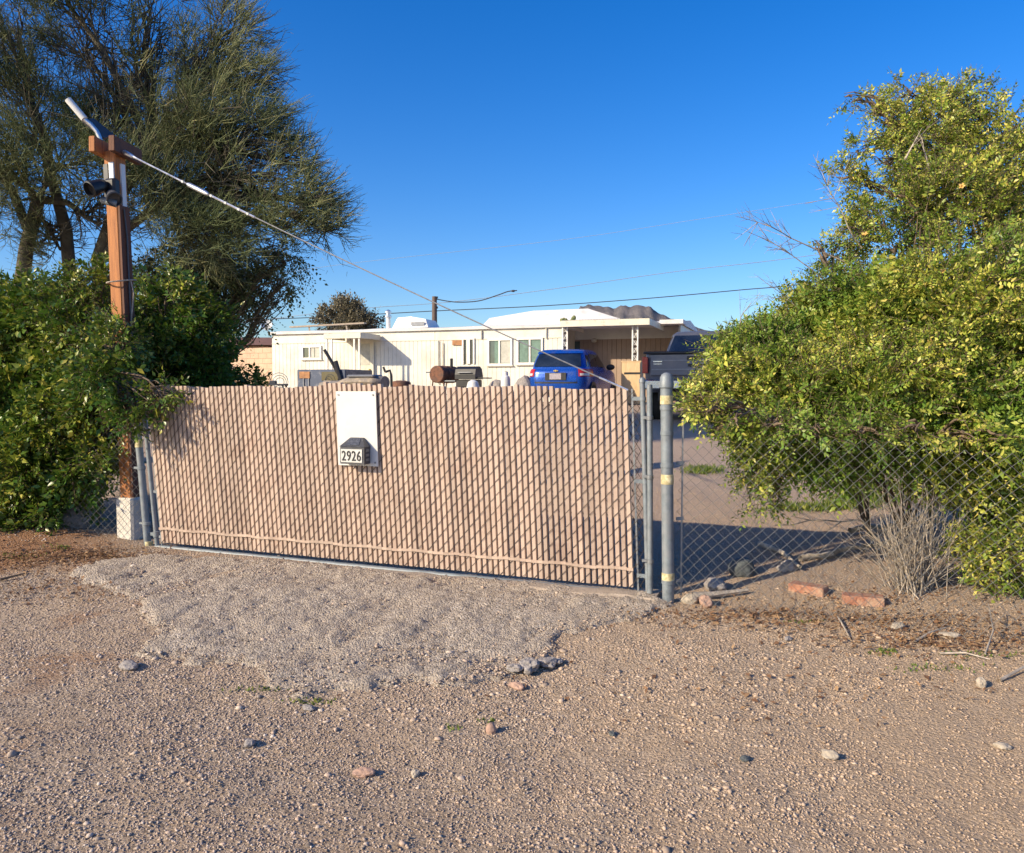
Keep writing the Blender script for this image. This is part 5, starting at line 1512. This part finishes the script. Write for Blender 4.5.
# ---- big yellow-green shrub right of the gate
def bp_(px, py): return G(px, py)
RL = [lobe(920, 150, 40, 7.2), lobe(970, 178, 66, 7.3), lobe(935, 125, 38, 7.4), lobe(1000, 140, 45, 7.5), lobe(905, 95, 16, 7.3), lobe(970, 95, 18, 7.4),
      lobe(852, 96, 12, 7.2), lobe(868, 108, 15, 7.2), lobe(884, 124, 18, 7.2), lobe(857, 150, 12, 7.1), lobe(846, 176, 13, 7.), lobe(866, 188, 15, 7.), lobe(850, 236, 15, 6.9), lobe(834, 252, 12, 6.9), lobe(876, 220, 20, 6.9), lobe(890, 165, 20, 7.1), lobe(895, 252, 28, 6.8), lobe(818, 246, 8, 6.8), lobe(842, 282, 20, 6.8), lobe(930, 240, 80, 6.8), lobe(1000, 250, 75, 6.7), 
      lobe(880, 320, 70, 6.35), lobe(950, 330, 90, 6.2), lobe(1020, 340, 80, 6.1), lobe(815, 340, 42, 6.6), lobe(770, 355, 36, 6.5), lobe(738, 355, 24, 6.45), lobe(716, 350, 13, 6.5),
      lobe(750, 395, 42, 6.3), lobe(712, 395, 20, 6.2), lobe(800, 405, 58, 6.15), lobe(870, 405, 72, 6.0), lobe(945, 410, 75, 5.9), lobe(1010, 430, 70, 5.8),
      lobe(722, 428, 18, 6.1), lobe(765, 435, 30, 6.0), lobe(750, 470, 18, 6.0), lobe(840, 450, 40, 6.0), lobe(765, 500, 14, 6.2),
      lobe(985, 468, 42, 5.8), lobe(1032, 480, 48, 5.75), lobe(925, 455, 38, 5.8), lobe(990, 525, 26, 5.9), lobe(765, 345, 36, 6.7), lobe(800, 312, 24, 6.8), lobe(832, 290, 28, 6.7), lobe(918, 212, 36, 6.9), lobe(955, 205, 46, 6.9), lobe(728, 378, 30, 6.3), lobe(708, 390, 18, 6.2), lobe(780, 385, 45, 6.3), lobe(770, 462, 24, 5.95), lobe(805, 450, 34, 5.95), lobe(835, 462, 32, 5.9), lobe(694, 397, 11, 6.1), lobe(705, 405, 16, 5.45, .8), lobe(735, 418, 18, 5.4, .6), lobe(775, 425, 20, 5.4, .6), lobe(815, 430, 22, 5.35, .5), lobe(865, 432, 24, 5.35, .5), lobe(915, 428, 24, 5.3, .5), lobe(965, 432, 24, 5.25, .6), lobe(1010, 438, 26, 5.2, .6), lobe(815, 300, 14, 6.7, .6), lobe(1060, 300, 90, 6.9), lobe(1080, 430, 80, 6.3), lobe(1050, 190, 80, 7.3)]
rb_ = [bp_(905, 542), bp_(955, 545), bp_(870, 536), bp_(1000, 550), bp_(930, 530), bp_(1040, 550), bp_(980, 530)]
RL_ = RL
rs = shrub('flowering_shrub', 'huge yellow green flowering shrub spilling over the chain link fence', 'shrub', rb_, RL, 34000, 10, .15, .038, M['leaf_right'], M['stem'], .014, 6, .485, 2.7, .5, inner=.3, up=.15, droop=.25, aspect=.24)
# dead sprays sticking out of its crown
A_, B_, RA, RB = [], [], [], []
def spray(p0, p1, n, r):
    w = wiggle(p0, p1, 8, .07)
    for j in range(8):
        A_.append(w[j]); B_.append(w[j + 1]); RA.append(r * (1 - .1 * j)); RB.append(r * (1 - .1 * (j + 1)))
    for _ in range(n):
        i = RNG.integers(3, 8); s = np.array(w[i]); d = unit(p1 - p0 + RNG.normal(size=3) * .45 * np.linalg.norm(p1 - p0)) 
        L = RNG.uniform(.1, .3)
        e = s + d * L; A_.append(s); B_.append(e); RA.append(r * .35); RB.append(r * .15)
        for _2 in range(2):
            s2 = s + (e - s) * RNG.uniform(.3, .9); e2 = s2 + unit(d + RNG.normal(size=3) * .6) * L * .5
            A_.append(s2); B_.append(e2); RA.append(r * .22); RB.append(r * .1)
def one_spray(*a):
    global A_, B_, RA, RB
    A_, B_, RA, RB = [], [], [], []
    spray(*a)
    v, q = segs(np.array(A_), np.array(B_), np.array(RA), np.array(RB), 4)
    raw_mesh('dead_twig', v, q, M['dead'], rs)['label'] = 'bare dry grey twig sticking out of the crown'
one_spray(P(862, 248, 6.8), P(818, 160, 6.7), 10, .008)
one_spray(P(845, 262, 6.8), P(745, 215, 6.6), 16, .008)
one_spray(P(830, 285, 6.7), P(762, 235, 6.6), 12, .007)
one_spray(P(858, 200, 7.), P(828, 165, 6.9), 5, .006)
one_spray(P(800, 310, 6.6), P(770, 285, 6.5), 8, .006)
one_spray(P(930, 170, 6.7), P(918, 130, 6.7), 3, .008)
one_spray(P(905, 160, 6.6), P(922, 128, 6.6), 2, .01)
one_spray(P(735, 330, 6.5), P(752, 300, 6.5), 6, .005)
# trumpet flowers
def flower(c, s):
    V = []; Fs = []
    d = unit(np.array([-.3, -.8, .35]) + RNG.normal(size=3) * .3); x, y, _ = orth(d)
    for k in range(5):
        a = 2 * PI * k / 5; b0 = len(V)
        u_ = math.cos(a) * x + math.sin(a) * y; w_ = -math.sin(a) * x + math.cos(a) * y
        V += [c - d * s * .8, c + u_ * s * .35 - w_ * s * .3, c + u_ * s + d * s * .2 - w_ * s * .25, c + u_ * s + d * s * .2 + w_ * s * .25, c + u_ * s * .35 + w_ * s * .3]
        Fs.append((b0, b0 + 1, b0 + 2, b0 + 3, b0 + 4))
    MB().add(V, Fs).build('flower', M['petal'], rs)
for px, py, Y in ((943, 271, 5.95), (962, 186, 6.25), (865, 234, 6.35), (930, 342, 5.65)):
    flower(P(px, py, Y), .024)

# ---- dark glossy shrub left of the gate
def fY(px): return GP(gu(px), 0)[1]
LL = [lobe(px, py, r, fY(px) + off, dd=.34) for px, py, r, off in (
      (30, 320, 58, .4), (85, 315, 42, .4), (15, 385, 55, .25), (70, 372, 50, .25), (102, 398, 36, .15), (22, 445, 50, -.05), (30, 470, 30, -.15), (8, 520, 34, -.2), (45, 420, 34, -.05), (88, 436, 34, .3), (86, 472, 26, .2), (104, 452, 22, .2), (62, 500, 24, .15),
      (5, 500, 45, .15), (35, 512, 28, .1), (68, 480, 26, .3), (118, 340, 26, .1), (-40, 420, 70, .3), (-30, 330, 60, .5), (110, 378, 20, .0),
      (100, 280, 22, .5), (60, 300, 30, .5), (20, 535, 16, .0), (128, 395, 14, -.1))] + [lobe(155, 400, 12, 7.05), lobe(142, 410, 10, 7.05), lobe(165, 395, 9, 7.0), lobe(124, 398, 22, 7.12), lobe(105, 375, 26, 7.15), lobe(128, 425, 12, 7.12), lobe(112, 345, 14, 7.2)]
lb_ = [P(60, 386, 8.0), P(20, 386, 7.9), P(95, 386, 8.0)]
for q in lb_: q[2] = hz(q[0], q[1])
shrub('glossy_shrub', 'dense dark green glossy shrub wrapped round the timber pole foot', 'shrub', lb_, LL, 11000, 8, .17, .056, M['leaf_left'], M['stem'], .016, 8, .485, 2.6, .6, inner=.35, up=.1, droop=.3, aspect=.26)
# ---- shrub behind the gate
BL = [lobe(165, 310, 38, 9.4), lobe(192, 335, 40, 9.6), lobe(165, 360, 40, 9.2), lobe(200, 372, 28, 9.4), lobe(150, 335, 30, 9.2), lobe(222, 382, 14, 9.6), lobe(185, 392, 40, 9.4), lobe(252, 386, 9, 9.9)]
bb_ = [P(190, 386, 9.6), P(225, 386, 9.8)]
for q in bb_: q[2] = hz(q[0], q[1])
shrub('leafy_shrub', 'mid green leafy shrub rising behind the shaded gate corner', 'shrub', bb_, BL, 3600, 8, .2, .08, M['leaf_left'], M['stem'], .03, 12, .40, 2.2, .7, up=.1, droop=.3, aspect=.26)

# ---- fine-leaved tree behind
ML = [lobe(185, 285, 45, 13), lobe(225, 290, 48, 13.2), lobe(250, 272, 32, 13), lobe(284, 284, 16, 12.8), lobe(205, 318, 26, 13), lobe(285, 262, 20, 12.6), lobe(150, 280, 40, 13.2), lobe(215, 255, 36, 13)]
mb_ = [P(190, 386, 13.2)]; mb_[0][2] = hz(*mb_[0][:2])
shrub('mesquite_tree', 'small leaved drooping tree between the feathery tree and trailer', 'tree', mb_, ML, 3600, 10, .26, .055, M['leaf_mesq'], M['bark'], .06, 26, .44, 1.6, .85, up=-.2, droop=.7, aspect=.3)

# ---- palo verde: feathery twigs
def feathery(name, label, bases, lobes, trunks, n, Ls, r, lm, dirf, clump):
    root = thing(name, label, 'tree', bases[0])
    mbt = MB()
    forks = []
    for pts, rr in trunks:
        mbt.tube(pts, rr, 10); forks.append(pts[-1])
    A_, B_, RA, RB = [], [], [], []
    limb = MB(); nodes = []
    for c, R in lobes:
        s = min(forks, key=lambda q: np.linalg.norm(c - q) + RNG.uniform(0, .6))
        w = wiggle(s, c, 8, .09, .05)
        limb.tube(w, list(np.linspace(.062, .02, 9) * RNG.uniform(.7, 1.1)), 6)
        nodes.append(np.array(w))
        for _ in range(22):
            i = RNG.integers(3, 9); s2 = np.array(w[i]); d = unit(RNG.normal(size=3) + dirf(c) * .8)
            e = c + d * R * RNG.uniform(.6, 1.05)
            w2 = wiggle(s2, e, 5, .1, .05)
            for j in range(5):
                A_.append(w2[j]); B_.append(w2[j + 1]); RA.append(.016 * (1 - .17 * j)); RB.append(.016 * (1 - .17 * (j + 1)))
            for _3 in range(7):
                j = RNG.integers(1, 6); s3 = np.array(w2[j]); e3 = s3 + unit(d + RNG.normal(size=3) * .5) * RNG.uniform(.3, .7) * R.mean()
                A_.append(s3); B_.append(e3); RA.append(.006); RB.append(.003)
    # sprays of hair-thin twigs
    p, d, k = sample_lobes(lobes, n, .75, clump, 1.15, 5.)
    C = np.array([l[0] for l in lobes])[k]
    base_dir = np.array([dirf(c) for c in [l[0] for l in lobes]])[k]
    m = len(p); per = 7
    ax = unit(d * .65 + base_dir * .6 + RNG.normal(size=(m, 3)) * .42)
    PA, PB, R1, R2 = [], [], [], []
    for t in range(per):
        a = p + ax * RNG.uniform(-.1, .15, (m, 1))
        L = Ls * RNG.uniform(.5, 1.3, (m, 1))
        dd = unit(ax + RNG.normal(size=(m, 3)) * .38)
        b1 = a + dd * L * .5; dd2 = unit(dd + base_dir * .5 + RNG.normal(size=(m, 3)) * .15); b2 = b1 + dd2 * L * .5
        PA += [a, b1]; PB += [b1, b2]; R1 += [np.full(m, r), np.full(m, r * .8)]; R2 += [np.full(m, r * .8), np.full(m, r * .35)]
        # tiny side leaflets along the strand
        for q in range(2):
            s = a + dd * L * RNG.uniform(.2, .9, (m, 1)); e = s + unit(dd * .7 + RNG.normal(size=(m, 3)) * .6) * RNG.uniform(.04, .12, (m, 1))
            PA.append(s); PB.append(e); R1.append(np.full(m, r * .75)); R2.append(np.full(m, r * .3))
    v, q = segs(np.concatenate(PA), np.concatenate(PB), np.concatenate(R1), np.concatenate(R2), 3)
    raw_mesh('crown', v, q, lm, root)
    mbt.build('trunk', M['bark'], root, True)
    limb.build('limbs', M['bark'], root, True)
    v, q = segs(np.array(A_), np.array(B_), np.array(RA), np.array(RB), 4)
    raw_mesh('branches', v, q, M['bark'], root)
    return root
YT = 11.5
def ground_at(px, Y):
    q = P(px, 386, Y); q[2] = hz(q[0], q[1]) - .05; return q
t1, t2, t3 = ground_at(22, 11.8), ground_at(108, 12.2), ground_at(75, 12.4)
TR = [([t1, P(20, 300, 11.8), P(26, 250, 11.7), P(38, 200, 11.6)], [.13, .115, .10, .09]),
      ([P(30, 235, 11.7), P(12, 190, 11.6), P(-10, 160, 11.5)], [.07, .06, .05]),
      ([t3, P(72, 300, 12.2), P(66, 230, 11.9), P(52, 180, 11.7)], [.12, .10, .09, .07]),
      ([t2, P(104, 310, 12.1), P(98, 260, 12.), P(118, 200, 11.8), P(150, 150, 11.6)], [.12, .11, .10, .085, .06]),
      ([P(98, 262, 12.), P(128, 228, 11.9), P(165, 200, 11.6)], [.08, .065, .055])]
PL = [lobe(20, 40, 62, 11.4, dd=1.), lobe(85, 50, 62, 11.6, dd=1.), lobe(30, 110, 62, 11.2, dd=1.), lobe(100, 110, 55, 11.4, dd=1.), lobe(60, 165, 60, 11.2, dd=1.),
      lobe(10, 175, 40, 11., dd=.8), lobe(135, 60, 38, 11.8, dd=.9), lobe(120, 170, 50, 11.2, dd=1.), lobe(165, 120, 42, 11.4, dd=.9), lobe(175, 190, 50, 11.2, dd=1.),
      lobe(205, 70, 34, 11.8, dd=.8), lobe(232, 30, 26, 11.8, dd=.7), lobe(248, 85, 30, 11.6, dd=.7), lobe(215, 140, 44, 11.3, dd=.9), lobe(262, 135, 30, 11.3, dd=.7), lobe(235, 185, 46, 11.2, dd=.9),
      lobe(275, 195, 38, 11.1, dd=.8), lobe(300, 165, 20, 11.2, dd=.6), lobe(310, 205, 26, 11., dd=.6), lobe(285, 230, 30, 11., dd=.6), lobe(235, 235, 40, 11.2, dd=.8), lobe(180, 240, 40, 11.4, dd=.8), lobe(100, 225, 44, 11.6, dd=.8),
      lobe(325, 232, 16, 11., dd=.5), lobe(150, 10, 34, 11.9, dd=.8), lobe(-40, 80, 70, 11.4, dd=1.), lobe(60, -20, 60, 11.6, dd=1.), lobe(-30, 180, 50, 11.2, dd=.9), lobe(60, 250, 26, 11.9, dd=.6)]
xc = P(90, 200, 11.4)[0]
def pv_dir(c):
    t = np.clip((c[0] - xc) / 2.6, -1, 1); low = np.clip((3.6 - c[2]) / 1.2, 0, 1)
    return unit(np.array([.75 * t, -.1, .75 - .35 * abs(t) - 1.1 * low * max(0, t)]))
feathery('palo_verde_tree', 'tall feathery olive brown tree with several trunks behind timber pole', [t1, t2, t3], PL, TR, 6200, .40, .0044, M['strand'], pv_dir, .478)

# ---- far rounded tree
q = ground_at(348, 44)
FL = [lobe(348, 318, 22, 44, .85), lobe(330, 321, 14, 44, .8), lobe(366, 321, 14, 44, .8), lobe(350, 305, 12, 44, .8), lobe(345, 335, 24, 44)]
shrub('rounded_tree', 'far grey brown rounded tree behind the mobile home roof', 'tree', [q], FL, 3000, 6, .5, .17, M['leaf_far'], M['bark'], .1, 40, .43, .9, .9, up=.4, droop=0., aspect=.28)

# ---- dry twiggy shrub behind the fence
db_ = G(912, 590)
A_, B_, RA, RB = [], [], [], []
for i in range(135):
    a = RNG.normal(0, .45); 
    tip = P(912 + a * 62 + RNG.normal(0, 8), RNG.uniform(478, 560), db_[1] + RNG.normal(0, .16))
    s = db_ + np.array([RNG.normal(0, .075) + a * .1, RNG.normal(0, .07), 0]); s[2] = hz(s[0], s[1]) - .01
    w = wiggle(s, tip, 5, .07, .0)
    r = RNG.uniform(.0028, .006)
    for j in range(5):
        A_.append(w[j]); B_.append(w[j + 1]); RA.append(r * (1 - .13 * j)); RB.append(r * (1 - .13 * (j + 1)))
    for _ in range(3):
        j = RNG.integers(2, 6); s2 = np.array(w[j]); e2 = s2 + unit(np.array(w[5]) - np.array(w[0]) + RNG.normal(size=3) * .3) * RNG.uniform(.06, .18)
        A_.append(s2); B_.append(e2); RA.append(.002); RB.append(.001)
v, q = segs(np.array(A_), np.array(B_), np.array(RA), np.array(RB), 4)
o = raw_mesh('dry_shrub', v, q, M['dead']); tag(o, 'dry leafless fan of pale grey stems behind the fence', 'shrub')
# long dead branches reaching out of it
def dead_branch(pts, r, label, side=4):
    A_, B_, RA, RB = [], [], [], []
    pts = [np.asarray(p) for p in pts]; full = []
    for i in range(len(pts) - 1): full += wiggle(pts[i], pts[i + 1], 5, .05)[(1 if i else 0):]
    n = len(full)
    for j in range(n - 1):
        A_.append(full[j]); B_.append(full[j + 1]); RA.append(r * (1 - .6 * j / n)); RB.append(r * (1 - .6 * (j + 1) / n))
    for _ in range(side):
        j = RNG.integers(n // 3, n); s = full[j]; e = s + unit(full[-1] - full[0] + RNG.normal(size=3) * 1.2) * RNG.uniform(.12, .35)
        A_.append(s); B_.append(e); RA.append(r * .45); RB.append(r * .2)
    v, q = segs(np.array(A_), np.array(B_), np.array(RA), np.array(RB), 6)
    o = raw_mesh('dead_branch', v, q, M['dead']); tag(o, label, 'branch')
dead_branch([P(900, 560, 6.0), P(860, 520, 6.2), P(775, 525, 6.4)], .010, 'thin dead branch arching from the dry shrub towards dark rock')
dead_branch([P(888, 555, 6.1), P(905, 525, 6.1), P(962, 493, 6.0)], .010, 'dead branch slanting upward across the dry shrub')
dead_branch([G(800, 562) + Z3 * .03, G(850, 552) + Z3 * .04, G(905, 545) + Z3 * .05], .03, 'thick grey log lying flat behind the two bricks', 1)
dead_branch([G(760, 548) + Z3 * .04, G(785, 560) + Z3 * .05, G(800, 572) + Z3 * .04], .028, 'short thick log end slanting beside the round dark rock', 0)
dead_branch([G(850, 535) + Z3 * .04, G(900, 528) + Z3 * .05, G(960, 530) + Z3 * .05], .03, 'rear grey log lying in shrub shade behind flat log', 1)

# ---- low shrub at the frame edge below the fence
SL = [lobe(1000, 565, 26, 5.55), lobe(1030, 555, 36, 5.6), lobe(975, 545, 18, 5.7), lobe(1010, 535, 24, 5.8)]
q = G(1010, 592); 
shrub('low_green_shrub', 'low bright green sprawling shrub at the sandy fence foot', 'shrub', [q], SL, 900, 9, .13, .042, M['leaf_right'], M['stem'], .012, 8, .36, 3., .8, up=.1, droop=.2, aspect=.24)

# ---- grass, weeds, leaf litter: uncountable
def blades(centers, n, h, w, name, label, mat):
    PV, PA, PN, PL = [], [], [], []
    for (cx, cy, sx, sy, rot, wt) in centers:
        k = int(n * wt)
        a = RNG.normal(size=(k, 2)) * np.array([sx, sy]) * .55
        c, s = math.cos(rot), math.sin(rot)
        x = cx + a[:, 0] * c - a[:, 1] * s; y = cy + a[:, 0] * s + a[:, 1] * c
        PV.append(np.stack([x, y, hgt(x, y) - .004], -1))
    p = np.concatenate(PV); m = len(p)
    ax = unit(np.stack([RNG.normal(0, .45, m), RNG.normal(0, .45, m), np.ones(m)], -1)); nr = unit(RNG.normal(size=(m, 3)))
    L = h * RNG.uniform(.5, 1.3, m)
    V, Q = leaf_faces(p, ax, nr, L, np.full(m, w))
    o = raw_mesh(name, V, Q, mat, local=True); tag(o, label, name.split('_')[-1], kind='stuff')
def pc(px, py): g_ = G(px, py); return g_[0], g_[1]
blades([(*pc(703, 472), .2, .22, .1, .5), (*pc(820, 509), .5, .12, 0, .8), (*pc(870, 500), .35, .2, 0, .6), (*pc(915, 488), .6, .25, 0, .6)], 1500, .08, .007, 'grass', 'small bright green grass patches in the gravel yard', M['grass'])
blades([(*pc(885, 652), .09, .05, 0, .25), (*pc(990, 655), .22, .05, 0, .35), (*pc(935, 668), .25, .05, 0, .3), (*pc(805, 622), .12, .03, 0, .15), (*pc(310, 703), .12, .03, 0, .25), (*pc(260, 690), .18, .03, 0, .2), (*pc(487, 722), .05, .03, 0, .1), (*pc(455, 728), .05, .03, 0, .08), (*pc(60, 548), .12, .06, 0, .25), (*pc(20, 556), .25, .1, 0, .35)], 260, .022, .006, 'weeds', 'tiny green weeds sprouting at apron lip and fence foot', M['grass'])
def litter(n, areas):
    PV = []
    for (px, py, sx, sy, wt) in areas:
        g_ = G(px, py); k = int(n * wt); x = g_[0] + RNG.normal(0, sx, k); y = g_[1] + RNG.normal(0, sy, k)
        PV.append(np.stack([x, y, hgt(x, y) + RNG.uniform(.002, .02, k)], -1))
    p = np.concatenate(PV); m = len(p)
    ax = unit(np.stack([RNG.normal(size=m), RNG.normal(size=m), RNG.normal(0, .3, m)], -1)); nr = unit(np.stack([RNG.normal(0, .4, m), RNG.normal(0, .4, m), np.ones(m)], -1))
    L = RNG.uniform(.015, .05, m)
    V, Q = leaf_faces(p, ax, nr, L, L * RNG.uniform(.1, .3, m))
    o = raw_mesh('leaf_litter', V, Q, M['litter'], local=True); tag(o, 'dry brown fallen leaves on reddish soil under shrubs', 'leaf litter', kind='stuff')
litter(5200, [(40, 560, .55, .22, .35), (90, 556, .3, .12, .2), (60, 590, .4, .2, .1), (860, 622, .7, .1, .2), (960, 640, .5, .12, .25), (740, 615, .35, .08, .12), (900, 600, .7, .2, .12), (800, 690, .9, .25, .06)])
# ================================================================== LIGHT, SKY, CAMERA
SUN_AZ = math.radians(30); SUN_EL = math.radians(26)
to_sun = Vector((-math.cos(SUN_AZ) * math.cos(SUN_EL), -math.sin(SUN_AZ) * math.cos(SUN_EL), math.sin(SUN_EL)))
sd = bpy.data.lights.new('sun', 'SUN'); sd.energy = 5.; sd.angle = math.radians(.5); sd.color = (1., .84, .60)
so = link(bpy.data.objects.new('sun', sd)); so.rotation_euler = to_sun.to_track_quat('Z', 'Y').to_euler(); so.location = (-20, -12, 20)
w = bpy.data.worlds.new('World'); SC.world = w; w.use_nodes = True
nt = w.node_tree; bg = nt.nodes['Background']
sky = nt.nodes.new('ShaderNodeTexSky'); sky.sky_type = 'NISHITA'; sky.sun_disc = False
sky.sun_elevation = SUN_EL; sky.sun_rotation = math.atan2(to_sun.x, to_sun.y) % (2 * PI)
sky.air_density = 1.0; sky.dust_density = 1.; sky.ozone_density = 4.5
hs = nt.nodes.new('ShaderNodeHueSaturation'); hs.inputs['Saturation'].default_value = 1.34; hs.inputs['Hue'].default_value = .512; hs.inputs['Value'].default_value = 1.5
nt.links.new(sky.outputs[0], hs.inputs['Color']); nt.links.new(hs.outputs[0], bg.inputs['Color']); bg.inputs['Strength'].default_value = .1
cam = bpy.data.cameras.new('camera'); co = link(bpy.data.objects.new('camera', cam))
cam.sensor_fit = 'HORIZONTAL'; cam.sensor_width = 36; cam.lens = 36 * F / 1024; cam.clip_start = .05; cam.clip_end = 20000
co.location = (0, 0, CAMZ); co.rotation_euler = (PI / 2 - TH, 0, 0)
SC.camera = co
SC.render.engine = 'CYCLES'
SC.cycles.max_bounces = 8; SC.cycles.transparent_max_bounces = 8
vs = SC.view_settings; vs.view_transform = 'Standard'; vs.look = 'None'; vs.exposure = .42; vs.gamma = 1.; vs.use_curve_mapping = False
